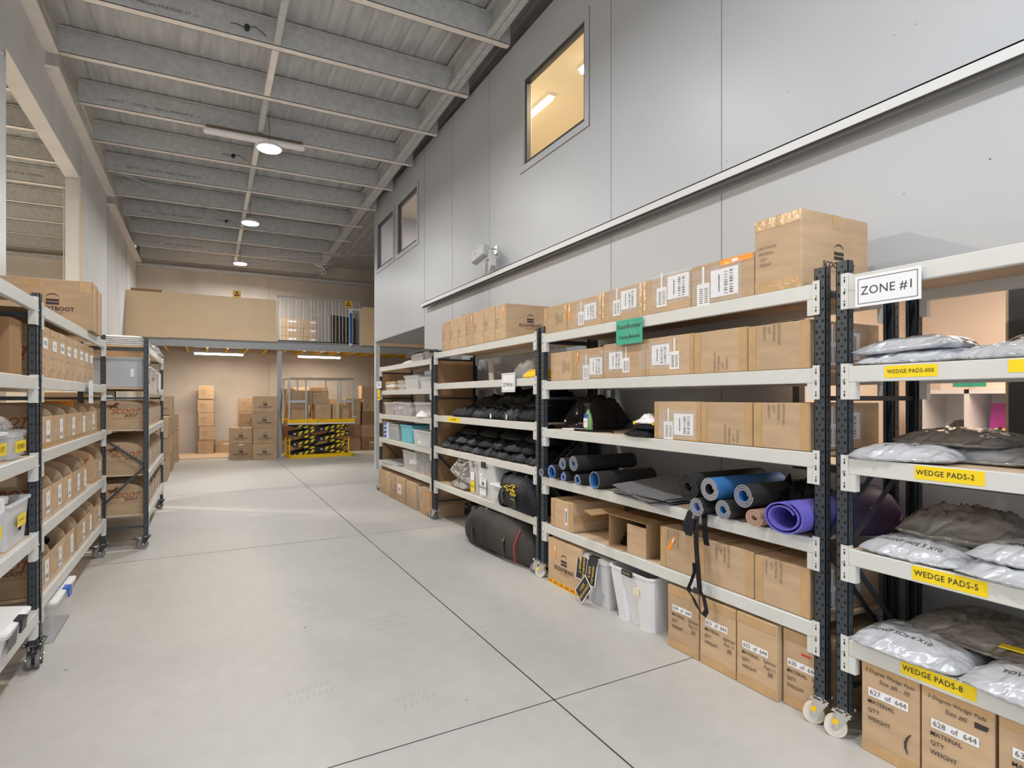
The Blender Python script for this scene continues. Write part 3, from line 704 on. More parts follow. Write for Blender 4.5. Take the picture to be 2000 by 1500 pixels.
# --- tier 3
g = 'cartons on the third shelf of the mat rack'; z = 1.250
rc('labelled carton next to the folded gloves', 2.487, 2.88, z, .23, decor={'front': d_ship(-.02, -.02, 1.35, 9)+[('orange_sticker', 'R', .10, -.112, .14, -.105, orange, 1)]+d_vtape(.39, .23, .03)}, group=g)
rc('plain carton in the middle of three on the third shelf', 2.130, 2.482, z, .228, decor={'front': d_carton(.0, -.09, .019, PI/2)+d_vtape(.352, .228, .045)}, group=g)
rc('carton at the near end of the third shelf with a label on its side', 1.80, 2.123, z, .228, .54, decor={'front': d_carton(.02, .095, .019, -PI/2)+d_vtape(.32, .228, .05), 'right': d_ship(-.06, .0, 1.4, 10)}, group=g)
# --- tier 5
g = 'cartons on the lowest shelf of the mat rack'; z = .462
rc('battered carton at the far end of the lowest shelf', 3.80, 4.13, z, .225, .50, decor={'front': [('shipping_label', 'R', .05, -.07, .085, .06, paper, 1), ('shipping_label', 'R', .06, -.05, .075, .04, inkg, 2)]+d_vtape(.33, .225, .06), 'right': [('tape', 'R', -.25, -.04, .25, .02, tapem, 0)]}, group=g)
rc('carton with a tilted orange sticker, just left of the hanging black straps', 2.512, 2.824, z, .245, decor={'front': d_carton(.0, .10, .018, -PI/2)+d_orange(-.05, .04, -.6, 1.1)+d_vtape(.31, .245, .05)}, group=g)
rc('carton behind the hanging black straps', 2.120, 2.506, z, .240, decor={'front': d_carton(.03, .09, .019, -PI/2)+d_vtape(.386, .24, .05)}, group=g)
rc('carton on the lowest shelf at the near rack post', 1.80, 2.113, z, .235, .54, decor={'front': d_carton(.0, .095, .019, -PI/2)+d_vtape(.313, .235, .05), 'right': d_ship(-.06, .0, 1.4, 11)}, group=g)
# --- floor
g = 'numbered cartons on the floor under the mat rack'
rc('floor carton with an arch logo and a yellow courier tape along its foot', 3.668, 4.15, 0, .365, .48, xf=2.50, decor={'front': d_logo(.0, -.0, .14)+d_orange(-.13, .09, 0, 1.1)+[('courier_tape', 'R', -.241, -.182, .241, -.145, yellow, 1)]+[('courier_tape', 'T', 'DHL', .241*k_/3-.04, -.163, .035, 0, redm, .03, .3) for k_ in (-2, -1, 0, 1, 2, 3)]}, group=None)
def d_num(n, hand, w_, h, yy=.04):
    o = [('number_label', 'R', -.085, yy, .075, yy+.036, paper, 1), ('number_label', 'T', n+'  of  644', -.005, yy+.018, .030, 0, inkg, 0, 0)]
    for i, (s_, L) in enumerate((('MATERIAL', .105), ('QTY', .045), ('WEIGHT', .088))): o.append(('printed_text', 'T', s_, -.085+L/2, yy-.022-.036*i, .024, 0, ink, 0.006, 0))
    for i, s_ in enumerate(hand): o.append(('handwriting', 'T', s_[0], s_[1], s_[2], s_[3], s_[4] if len(s_) > 4 else 0, ink, .0, .15))
    return o+d_htape(w_, h, .05)
z = 0
sp = lambda a, yy: [('Splinter', .085, yy-.02, .026), (a, .085, yy-.05, .026), ('30', .085, yy-.08, .034)]
rc('floor carton labelled 634 of 644, right of the white tub', 2.490, 2.740, z, .372, decor={'front': d_num('634', sp('Pad 11', .04), .25, .37)}, group=g, xf=2.50)
rc('floor carton labelled 633 of 644, below the strap ends', 2.226, 2.478, z, .372, decor={'front': d_num('633', sp('Pad 11', .03), .25, .37)}, group=g, xf=2.50)
rc('floor carton labelled 632 of 644', 1.970, 2.216, z, .375, decor={'front': d_num('632', sp('Pad 11', .01), .245, .37, .01)}, group=g, xf=2.50)
rc('floor carton labelled 630 of 644, beside the rack caster', 1.735, 1.958, z, .372, .46, decor={'front': d_num('630', sp('Pad 10', .01), .22, .37, .01)+[('red_stamp', 'R', -.01, .085, .04, .095, redm, 1)]}, group=g, xf=2.53)
g = 'numbered cartons on the floor under the nearest right rack'
h3 = [('3 Degree Wedge Pads', .0, .150, .0215, -.03), ('Size #0 - 70', .02, .118, .025, -.03)]
rc('floor carton labelled 627 of 644 beside the white caster', 1.315, 1.545, z, .395, decor={'front': d_num('627', h3+[('(', .065, -.075, .09)], .23, .395, .045)}, group=g, xf=2.497)
rc('floor carton labelled 628 of 644 with a blacked-out word', 1.066, 1.308, z, .395, decor={'front': d_num('628', [('3 Degree Wedge Pads', .0, .146, .0215, -.03), ('Size #0', .0, .112, .025, -.03)], .24, .395, .03)+[('handwriting', 'P', [(.06, .098), (.10, .10), (.105, .118), (.06, .12)], ink, 1)]}, group=g, xf=2.497)
rc('floor carton labelled 635 of 644 in the bottom right corner', .80, 1.054, z, .39, decor={'front': d_num('635', [], .25, .39, .055)}, group=g, xf=2.497)
rc('floor carton past the one labelled 635, mostly out of view', .53, .79, z, .39, decor={'front': d_num('636', [], .25, .39, .055)}, group=g, xf=2.497)

# --- top of the black-bag rack
g = 'cartons on the top shelf of the black-bag rack'; z = 2.062
ys_ = [(6.39, 6.63, .335), (6.14, 6.375, .34), (5.905, 6.13, .338), (5.71, 5.895, .348), (5.455, 5.70, .345), (5.18, 5.445, .345), (4.955, 5.17, .338)]
nm = ['leftmost narrow carton on the shelf of black-bag rack cartons', 'second narrow carton from the left, in front of the open flap', 'third narrow carton from the left in the tall row', 'narrow carton with an orange sticker at its top, fourth in the tall row', 'fifth narrow carton from the left in the tall row', 'sixth narrow carton from the left in the tall row', 'last carton of the tall row, its side showing the arch logo']
for i, (a, b, h) in enumerate(ys_):
    dec = {'front': d_carton(-.09, .03, .017)+([] if i not in (3, 6) else d_orange(.06, .10, 0, 1.0))}
    if i == 6: dec['right'] = d_logo(.02, .0, .125)
    rc(nm[i], a, b, z, h, .50, decor=dec, group=g)
# open carton behind them
def open_carton(label, x, y, z, w_, d, h, rz, flaps=(1, 1, 1, 1), mt=kraft, group=None, name='open_carton', dec=None):
    t = thing(name, label, 'carton', (x, y, z), rz, group); m = MB(); e = .005
    m.box(-w_/2, w_/2, -d/2, -d/2+e, 0, h, mt); m.box(-w_/2, w_/2, d/2-e, d/2, 0, h, mt)
    m.box(-w_/2, -w_/2+e, -d/2+e, d/2-e, 0, h, mt); m.box(w_/2-e, w_/2, -d/2+e, d/2-e, 0, h, mt); m.box(-w_/2+e, w_/2-e, -d/2+e, d/2-e, 0, e, mt)
    m.build('box_body', t)
    fl = .45*d; dirs = [((0, -d/2, h), (1, 0, 0), (0, -.75, .65), w_), ((0, d/2, h), (1, 0, 0), (0, .5, .85), w_), ((-w_/2, 0, h), (0, 1, 0), (-.85, 0, .4), d), ((w_/2, 0, h), (0, 1, 0), (.9, 0, -.3), d)]
    for k, (o, u, v, L) in enumerate(dirs):
        if not flaps[k]: continue
        o = Vector(o); u = Vector(u); v = Vector(v).normalized(); n = u.cross(v)*.004; ff = min(fl, .2)
        m = MB(); p = [o-u*L/2, o+u*L/2, o+u*(L/2-.01)+v*ff, o-u*(L/2-.01)+v*ff]
        m.add(p+[q+n for q in p], [(0,1,2,3),(7,6,5,4),(0,4,5,1),(1,5,6,2),(2,6,7,3),(3,7,4,0)], mt); m.build('flap', t)
    for face, items in (dec or {}).items():
        parts = {}; draw(parts, face, w_, d, h, items)
        for p, mb in parts.items(): mb.build(p, t)
    return t
# open box lying on its side on the lowest shelf of rack 2
t = thing('open_carton', 'opened carton lying on its side with its flap out, black pads inside', 'carton', (2.77, 3.17, .462), RR)
m = MB(); W, D, H_ = .40, .48, .225; e = .005
for a in ((-W/2, W/2, -D/2, D/2, 0, e), (-W/2, W/2, -D/2, D/2, H_-e, H_), (-W/2, -W/2+e, -D/2, D/2, e, H_-e), (W/2-e, W/2, -D/2, D/2, e, H_-e), (-W/2, W/2, D/2-e, D/2, e, H_-e)): m.box(*a, kraft2)
m.build('box_body', t)
m = MB(); m.box(-W/2+.005, -.02, -D/2-.02, -D/2-.0, 0, .004, kraft); m.bar((-W/2, -D/2, H_), (-W/2-.09, -D/2+.0, H_+.02), .004, .3, kraft2, up=(0, 0, 1)); m.build('flap', t)
m = MB(); m.box(.01, W/2, -D/2-.006, -D/2-.001, 0, H_-.03, kraft); m.build('flap', t)
t2 = MB()
for k in range(3): t2.box(-.17, .0, -.16+.02*k, .2, .006+.03*k, .03+.03*k, fabric)
tag(t2.build('black_pads', None, (2.77, 3.17, .462), RR), 'black pads stuffed inside the opened carton on the lowest shelf', 'pads')

# ---------------------------------------------------------------- left racks: cartons and bins
RL = PI/2
def lc(label, y0, y1, z, h, d=.50, xf=-.845, decor=None, **k):
    return carton(label, xf-d/2, (y0+y1)/2, z, abs(y1-y0), d, h, RL, decor, **k)
for a, b, h, lab in ((5.74, 5.99, .39, 'tall carton with an arch logo on top of the left carton rack'), (6.0, 6.22, .37, 'narrow carton behind the arch-logo carton on the left rack top')):
    lc(lab, a, b, 2.042, h, .68, xf=-.80, decor={'left': d_logo(.085, .0, .14)+[('tape', 'R', -.1, .13, .03, .19, tapem, 0), ('tape', 'R', .26, .1, .34, .195, tapem, 0)], 'front': d_vtape(.25 if a < 6 else .22, h, .04)})
lc('shallow white carton on the left rack top, at the post', 3.75, 3.95, 2.057, .06, .5, xf=-.95, mt=whitepl, name='white_box', cat='box', decor={}, tiny=True)
g = 'labelled cartons in a row on the second shelf of the left rack'
ycs = [4.29, 4.525, 4.775, 4.985, 5.215, 5.435, 5.695, 5.88, 6.13]
for i in range(8):
    w_ = ycs[i+1]-ycs[i]-.006
    lc('%s carton from the near end of the left labelled row' % ORD[i], ycs[i], ycs[i]+w_, 1.624, .305-.004*(i % 2), .50,
       decor={'front': [('paper_label', 'R', -.06, .02, .06, .085, paper, 1), ('paper_label', 'T', ('REG', '10', '6 REG', '7 SLIM', '8', '9 REG', '4', '5')[i], 0, .052, .035, 0, ink, 0, 0)]+[('printed_text', 'T', s_, -.05, -.03-.035*q, .014, 0, inkg, 0, 0) for q, s_ in enumerate(('MATERIAL', 'QTY', 'WEIGHT'))]+d_htape(w_, .305, .045),
              'left': d_horse(.03, -.02, .22)}, group=g)
def bin_box(label, xf, y0, y1, z, rz, hb=.30, hf=.19, d=.50, txt='REG', logo=True, group=None, fx=1, mt=kraft):
    w_ = y1-y0; t = thing('shelf_bin', label, 'bin', (xf-fx*d/2, (y0+y1)/2, z), rz, group)
    m = MB(); e = .005
    prof = [(-d/2, 0), (d/2, 0), (d/2, hb), (-d/2+.20, hb)]
    for k in range(1, 6):
        a = k/6; prof.append((-d/2+.20-.19*math.sin(a*PI/2), hb-(hb-hf)*(1-math.cos(a*PI/2))*.85))
    prof.append((-d/2, hf))
    m.prism(prof, 'x', -w_/2, -w_/2+e, mt); m.prism(prof, 'x', w_/2-e, w_/2, mt)
    m.box(-w_/2+e, w_/2-e, -d/2, -d/2+e, 0, hf, mt); m.box(-w_/2+e, w_/2-e, d/2-e, d/2, 0, hb, mt); m.box(-w_/2+e, w_/2-e, -d/2+e, d/2-e, 0, e, mt)
    m.build('box_body', t)
    parts = {}
    draw(parts, 'front', w_, d, hf, [('paper_label', 'R', .0, -.06, .10, .07, paper, 1), ('paper_label', 'T', txt, .05, -.03, .035, 0, ink, .01, 0), ('paper_label', 'T', '8', .05, .03, .04, 0, inkg, .0, 0),
         ('tape', 'R', -w_/2, -hf/2+.0, w_/2, -hf/2+.035, tapem, 0)])
    if logo: draw(parts, 'left', w_, d, hb, d_horse(.075, .03, .165))
    for p, mb in parts.items(): mb.build(p.split('#')[0], t)
    return t
txs = ['9 REG', 'SLIM', '970', 'REG', '7', '6.5', 'REG', '8 REG', '10', '5', 'REG']
shelfname = {1.196: 'upper', .763: 'middle', .356: 'lower'}
sets = {1.196: [4.285, 4.62, 5.03, 5.45, 5.86, 6.34], .763: [4.285, 4.62, 4.93, 5.25, 5.62, 5.80, 6.66], .356: [4.285, 4.56, 5.02, 5.33, 5.86, 6.06, 6.62]}
for z, yy in sets.items():
    for i in range(len(yy)-1):
        a, b = yy[i], yy[i+1]-.008
        if b-a > .5: a = b-.42
        bin_box('%s open-topped cardboard bin from the near end of the %s bin shelf, left rack' % (ORD[i], shelfname[z]), -.85, a, b, z, RL,
                hb=.30 if z < 1 else .27, hf=.195, txt=txs[(i*3+int(z*10)) % 11], group='cardboard bins on the %s bin shelf of the left rack' % shelfname[z])
m = MB(); m.T = Matrix.Translation((-1.0, 5.60, 1.42)) @ Matrix.Rotation(.3, 4, 'X'); m.box(-.1, .1, -.004, .004, -.08, .06, orange)
tag(m.build('orange_card'), 'orange card poking out of a cardboard bin on the left rack', 'card')
m = MB(); m.tube([(-1.02, 4.72, .40), (-1.0, 4.74, .55), (-.97, 4.8, .60), (-.93, 4.86, .56)], .03, fabric); m.tube([(-1.05, 4.75, .38), (-1.0, 4.9, .50)], .03, fabric)
tag(m.build('rubber_boot'), 'black boot piece sticking out of the first lower bin on the left rack', 'boot')
# farthest left rack
for z, nmz in ((1.196, 'upper'), (.746, 'middle'), (.346, 'lower')):
    for i in range(6):
        a = 6.97+.385*i
        if z == 1.196 and i == 5: pass
        bin_box('%s cardboard bin from the near end of the %s shelf of the far left rack' % (ORD[i], nmz), -.53, a, a+.37, z, RL, hb=.28 if z > 1 else (.32 if z > .5 else .31), hf=.20, txt='REG', group='cardboard bins on the %s shelf of the far left rack' % nmz)
# ---------------------------------------------------------------- tubs, bags, rolls
def tub(label, x, y, z, w_, d, h, rz=0, mt=tubc, lid=True, latch=None, taper=.04, lidm=None, labels=None, name='storage_tub', cat='tub', group=None, fill=None, ribs=0, tilt=0):
    t = thing(name, label, cat, (x, y, z), rz, group)
    if tilt: t.rotation_euler = (tilt, 0, rz)
    m = MB(); e = .004
    def ring(ww, dd, r=.025, n=3):
        pts = []
        for cx, cy, a0 in ((ww/2-r, dd/2-r, 0), (-ww/2+r, dd/2-r, PI/2), (-ww/2+r, -dd/2+r, PI), (ww/2-r, -dd/2+r, 1.5*PI)):
            for k in range(n+1): a = a0+PI/2*k/n; pts.append((cx+r*math.cos(a), cy+r*math.sin(a)))
        return pts
    lv = [(0, w_*(1-taper*2), d*(1-taper*2)), (h, w_, d)]
    o0 = ring(lv[0][1], lv[0][2]); o1 = ring(lv[1][1], lv[1][2]); n = len(o0)
    i1 = ring(w_-2*e, d-2*e, .021); i0 = ring(lv[0][1]-2*e, lv[0][2]-2*e, .021)
    r1_ = ring(w_+.02, d+.02, .03)
    vs = [(a, b, 0) for a, b in o0]+[(a, b, h) for a, b in o1]+[(a, b, h) for a, b in i1]+[(a, b, e) for a, b in i0]
    fs = [tuple(range(n))[::-1], tuple(range(3*n, 4*n))]
    for q in range(3): fs += [(q*n+i, q*n+(i+1) % n, (q+1)*n+(i+1) % n, (q+1)*n+i) for i in range(n)]
    m.add(vs, fs, mt)
    # rim
    vs = [(a, b, h-.012) for a, b in r1_]+[(a, b, h+.002) for a, b in r1_]+[(a, b, h+.002) for a, b in o1]+[(a, b, h-.012) for a, b in o1]
    m.add(vs, [((q % 4)*n+i, (q % 4)*n+(i+1) % n, ((q+1) % 4)*n+(i+1) % n, ((q+1) % 4)*n+i) for q in range(4) for i in range(n)], mt)
    for k in range(ribs):
        u = -w_/2*.8+w_*.8*k/max(1, ribs-1)*2*.5*1.0
        u = -w_*.38+w_*.76*k/max(1, ribs-1)
        m.box(u-.006, u+.006, -d/2-.001, -d/2+.012, .02, h-.02, mt)
    m.build('tub_body', t)
    if lid:
        l = MB(); r2_ = ring(w_+.024, d+.024, .03); r3 = ring(w_-.03, d-.03, .03)
        vs = [(a, b, h+.003) for a, b in r2_]+[(a, b, h+.016) for a, b in r2_]+[(a, b, h+.022) for a, b in r3]
        l.add(vs, [tuple(range(n))[::-1], tuple(range(2*n, 3*n))]+[(q*n+i, q*n+(i+1) % n, (q+1)*n+(i+1) % n, (q+1)*n+i) for q in range(2) for i in range(n)], lidm or mt)
        l.build('lid', t)
    if latch:
        for s, dd in ((-1, d), ) if latch[1] == 1 else ((-1, d), (1, d)):
            l = MB(); l.box(-.045, .045, s*(dd/2+.022)-.005, s*(dd/2+.022)+.005, h-.035, h+.024, latch[0]); l.box(-.045, .045, *sorted((s*(dd/2+.022), s*(dd/2-.01))), h+.02, h+.026, latch[0]); l.build('latch', t)
    if fill:
        f_ = MB(); r = random.Random(int(abs(x*100+y*37)))
        for k in range(fill[1]):
            a, b = r.uniform(-.3, .3)*w_, r.uniform(-.3, .3)*d
            f_.T = Matrix.Translation((a, b, .02+r.uniform(0, .45)*h)) @ Matrix.Rotation(r.uniform(-1, 1), 4, 'Z') @ Matrix.Rotation(r.uniform(-.3, .3), 4, 'X')
            f_.cbox(-w_*.16, w_*.16, -d*.16, d*.16, 0, h*.25, fill[0] if k % 2 else (fill[2] if len(fill) > 2 else fill[0]), .01)
        f_.build('contents', t)
    if labels:
        parts = {}; draw(parts, labels[0], w_*(1-.0), d+.006, h, labels[1])
        for p, mb in parts.items(): mb.build(p.split('#')[0], t)
    return t
def pillow(mb, w_, d, h, mt, seed=0, wr=.3, nx=26, ny=20, p=3.0, back=None, fr=9., flat=.25, crease=.0):
    vs = []; fs = []
    off = Vector((seed*3.7, seed*1.3, 0))
    for side in (0, 1):
        for i in range(nx+1):
            for j in range(ny+1):
                a = -1+2*i/nx; b = -1+2*j/ny
                x = a*w_/2*(1-.05*b*b); y = b*d/2*(1-.05*a*a)
                prof = max(0, (1-abs(a)**p)*(1-abs(b)**p))**.6
                n1 = noise.noise(Vector((a*w_*fr, b*d*fr, 0))+off); n2 = noise.noise(Vector((a*w_*fr*2.6+b*3, b*d*fr*1.4, 5))+off)
                rg = 1-abs(noise.noise(Vector((a*w_*fr*1.3, b*d*fr*1.3, 9))+off))*2
                if side: z = h*(flat+(1-flat)*prof*(1+wr*n1)+wr*.5*n2*(.25+prof)*.6+crease*rg*prof*.25)
                else: z = h*max(0, flat*.9-(flat*.9)*min(1, prof*2.2))
                e_ = 1-max(abs(a), abs(b))
                if e_ < .001: z = h*flat*(1+wr*n1*1.5)
                vs.append((x+.012*n1*(1-e_), y+.012*n2*(1-e_), max(z, .0015*side)))
    N = (nx+1)*(ny+1)
    for side in (0, 1):
        for i in range(nx):
            for j in range(ny):
                q = [side*N+i*(ny+1)+j, side*N+(i+1)*(ny+1)+j, side*N+(i+1)*(ny+1)+j+1, side*N+i*(ny+1)+j+1]
                fs.append(tuple(q if side else q[::-1]))
    edge = [(i, 0) for i in range(nx)]+[(nx, j) for j in range(ny)]+[(i, ny) for i in range(nx, 0, -1)]+[(0, j) for j in range(ny, 0, -1)]
    for k in range(len(edge)):
        a = edge[k][0]*(ny+1)+edge[k][1]; b = edge[(k+1) % len(edge)][0]*(ny+1)+edge[(k+1) % len(edge)][1]
        fs.append((a, b, N+b, N+a))
    return mb.add(vs, fs, mt)
def bag(label, x, y, z, w_, d, h, rz, mt, seed, name='plastic_mailer', cat='bag', group=None, text=None, tilt=(0, 0), wr=.3, tag_=None, nx=26, ny=20, fr=9., crease=.0, strap=False, p=3.):
    t = thing(name, label, cat, (x, y, z), rz, group); t.rotation_euler = (tilt[0], tilt[1], rz)
    m = MB(); pillow(m, w_, d, h, mt, seed, wr, nx, ny, fr=fr, crease=crease, p=p); m.build('bag_body', t, smooth=True)
    if text:
        s_, u, v, size, rot = text
        # project the writing onto the bag surface
        g = MB(); g.text(s_, size, (u, v, 0), (math.cos(rot), math.sin(rot), 0), (-math.sin(rot), math.cos(rot), 0), ink, .004, .1)
        mb = t.children[0].data; from mathutils.bvhtree import BVHTree
        bv = BVHTree.FromPolygons([v_.co for v_ in mb.vertices], [p_.vertices for p_ in mb.polygons])
        out = []
        for q in g.v:
            hit = bv.ray_cast(Vector((q[0], q[1], 1)), Vector((0, 0, -1)))
            out.append((q[0], q[1], (hit[0].z if hit[0] else h*.3)+.002))
        g.v = out; g.build('handwriting', t)
    if tag_:
        g = MB(); g.box(-.012, .012, -d/2-.006, -d/2-.003, .01, .055, paper); g.build('care_tag', t)
    if strap:
        g = MB(); g.strip([(-w_*.3, -d*.2, h*.9), (-w_*.1, -d*.35, h*1.12), (w_*.15, -d*.38, h*1.0), (w_*.3, -d*.2, h*.85)], (0, .03, 0), .003, fabric2); g.build('strap', t)
    return t
# nearest right rack: mailers (local front -Y faces the aisle)
G = 'silver mailer bags on the shelves of the nearest right rack'
B = [ # label, xf offset, y centre, z, w(y), d(x), h, mat, text
 ('grey lower mailer in the stack on the WEDGE PADS-000 shelf', .0, 1.38, 1.642, .44, .40, .05, mailer, None, 0, (0, 0)),
 ('upper mailer at the top of the pile on the WEDGE PADS-000 shelf, nearest the post', .01, 1.42, 1.685, .40, .36, .065, mailer, ('TDWP 000 X10', -.05, -.12, .03, .2), .05, (-.05, -.06)),
 ('flat mailer to the right on the WEDGE PADS-000 shelf', -.01, 1.02, 1.642, .42, .42, .055, mailer, None, -.06, (0, 0)),
 ('grey mailer behind the flat one on the WEDGE PADS-000 shelf', .12, .93, 1.69, .38, .36, .05, mailerg, None, -.1, (0, 0)),
 ('front mailer on the WEDGE PADS-2 shelf with one corner past the post', -.03, 1.42, 1.242, .40, .34, .065, mailer, ('TDWP SIZE 2', 0, -.08, .024, .1), .1, (0, -.03)),
 ('rear grey mailer lying on top on the WEDGE PADS-2 shelf', .14, 1.31, 1.305, .42, .36, .055, mailerg, None, -.05, (0, 0)),
 ('lower rear mailer on the WEDGE PADS-2 shelf', .16, 1.22, 1.242, .40, .34, .06, mailer, None, 0, (0, 0)),
 ('lower grey mailer at the right of the WEDGE PADS-2 shelf', .08, .83, 1.242, .40, .42, .055, mailerg, None, .04, (0, 0)),
 ('upper grey mailer at the right of the WEDGE PADS-2 shelf', .10, .85, 1.30, .40, .40, .05, mailerg, None, -.05, (0, 0)),
 ('front mailer marked size 5 next to the post on the WEDGE PADS-5 shelf', -.02, 1.37, .847, .40, .34, .07, mailer, ('TDWP SIZE 5 X10', 0, -.11, .030, -.05), .0, (0, .0)),
 ('puffed grey mailer heaped behind on the WEDGE PADS-5 shelf', .13, 1.29, .90, .44, .38, .12, mailerg, None, .12, (-.08, 0)),
 ('upper mailer marked size 5 at the right edge of the WEDGE PADS-5 shelf', .0, .98, .905, .38, .36, .07, mailer, ('TDWP SIZE 5 X10', .02, -.10, .028, 0), -.03, (0, 0)),
 ('bottom mailer overhanging the beam on the WEDGE PADS-5 shelf', -.04, .98, .847, .42, .38, .055, mailer, None, -.02, (0, 0)),
 ('front mailer marked size 8 nearest the post on the WEDGE PADS-8 shelf', -.05, 1.38, .452, .42, .36, .08, mailer, ('TDWP SIZE 8 X10', -.03, -.10, .030, -.04), .05, (0, 0)),
 ('large dark grey mailer behind on the WEDGE PADS-8 shelf', .13, 1.24, .515, .44, .42, .075, mailerg, None, -.08, (0, 0)),
 ('mailer marked size 8 hanging over the edge at the right of the WEDGE PADS-8 shelf', -.07, .95, .452, .42, .38, .08, mailer, ('TDWP SIZE 8 X10', .03, -.10, .034, 0), -.05, (0, 0)),
 ('grey mailer with a yellow strip at the right of the WEDGE PADS-8 shelf', .12, .93, .53, .40, .36, .06, mailerg, None, .1, (0, 0)),
]
for i, (lab, dx, yc, z, w_, d, h, mt, tx, rz, tl) in enumerate(B):
    t = bag(lab, 2.50+dx+d/2, yc, z, w_, d, h, RR+rz, mt, i+1, group=G, text=tx, tilt=tl, crease=(.5 if tx else 1.3), nx=34, ny=26, fr=8., wr=(.10 if tx else .22))
    if 'yellow strip' in lab:
        m = MB(); m.box(-.19, .19, -.17, -.13, .048, .052, yellow); m.text('TDWP SIZE 8', .028, (0, -.15, .053), (1, 0, 0), (0, 1, 0), ink); m.build('yellow_strip', t)
# black bags on the third rack
g1 = 'black bags heaped on the third shelf of the black-bag rack'; g2 = 'black bags packed on the fourth shelf of the black-bag rack'
bb = [(6.10, .0, .11, .62), (5.70, .02, .10, .50), (5.30, .0, .12, .52), (4.92, .0, .11, .46), (4.60, .02, .12, .44)]
for i, (y, dx, h, w_) in enumerate(bb):
    bag('%s front black bag from the left on the heaped shelf' % ORD[i], 2.53+dx+.17, y, 1.292, w_, .36, h, RR+.1*(-1)**i, fabric2 if i % 2 else fabric, 40+i, 'black_bag', 'bag', g1, wr=.55, tag_=(i in (2, 3)), crease=.8, strap=(i in (2,)), p=2.4)
for i, (y, z, h, w_) in enumerate([(5.85, 1.36, .15, .7), (5.25, 1.36, .21, .8), (4.72, 1.37, .24, .6)]):
    bag('%s large black bag from the left behind the heaped front row' % ORD[i], 2.86, y, z, w_, .38, h, RR, fabric, 50+i, 'black_bag', 'bag', g1, wr=.35, crease=.5, tilt=(-.1, 0), p=2.2)
for i in range(8):
    y = 6.62-.30*i
    bag('%s bottom-row black bag from the left on the packed shelf' % ORD[i], 2.535+.18, y, .907, .33, .38, .085, RR+.12*(-1)**i, fabric2, 60+i, 'black_bag', 'bag', g2, wr=.6, crease=.9, nx=20, ny=18, p=2.4)
for i in range(7):
    y = 6.50-.31*i
    bag('%s upper-row black bag from the left on the packed shelf' % ORD[i], 2.57+.18, y, .985, .34, .38, .09, RR-.15*(-1)**i, fabric2 if i % 3 else fabric, 80+i, 'black_bag', 'bag', g2, wr=.6, crease=.9, nx=20, ny=18, p=2.4)
for i in range(4):
    y = 6.2-.52*i
    bag('%s black bag from the left along the back of the packed shelf' % ORD[i], 2.84, y, 1.055, .52, .38, .13+.01*i, RR, fabric, 90+i, 'black_bag', 'bag', g2, wr=.35, crease=.6, tilt=(-.12, 0), p=2.2)
# lowest shelf of the black-bag rack
bag('crumpled silver bag standing on the lowest shelf of the black-bag rack', 2.68, 6.12, .60, .48, .30, .20, RR+.3, mailerg, 101, 'silver_bag', 'bag', wr=.5, crease=1., tilt=(.25, .35))
bag('folded grey plastic lying flat on the lowest shelf, left of the tubs', 2.70, 6.20, .477, .50, .34, .12, RR, mailerg, 102, 'folded_plastic', 'plastic sheet', wr=.5, crease=1., p=2.)
tub('narrow clear tub with white lid standing on end behind the silver bag', 2.72, 5.80, .477, .22, .34, .33, RR, tubf, True, (greyst, 1), lidm=whitepl, labels=('front', [('paper_label', 'R', -.05, -.14, .06, -.03, yellow, 1), ('paper_label', 'R', -.045, -.02, .055, .07, paper, 1), ('paper_label', 'T', 'SIZE 6', .005, -.085, .03, 0, ink, 0, 0)]), fill=(gold, 4, fabric))
tub('large clear tub with an arch-logo label on the lowest shelf of the black-bag rack', 2.73, 5.44, .477, .42, .40, .35, RR, tubf, True, (blackpl, 1), lidm=tubf, labels=('front', [('paper_label', 'R', -.12, -.14, .03, .03, paper, 1)]+[('paper_label',)+i_[1:] for i_ in d_logo(-.045, -.04, .10)]), fill=(whitepl, 5, paper))
tub('small clear tub in front of the large logo tub, holding cards', 2.61, 5.14, .477, .24, .22, .17, RR, tubc, True, None, lidm=whitepl, fill=(teal, 6, paper))
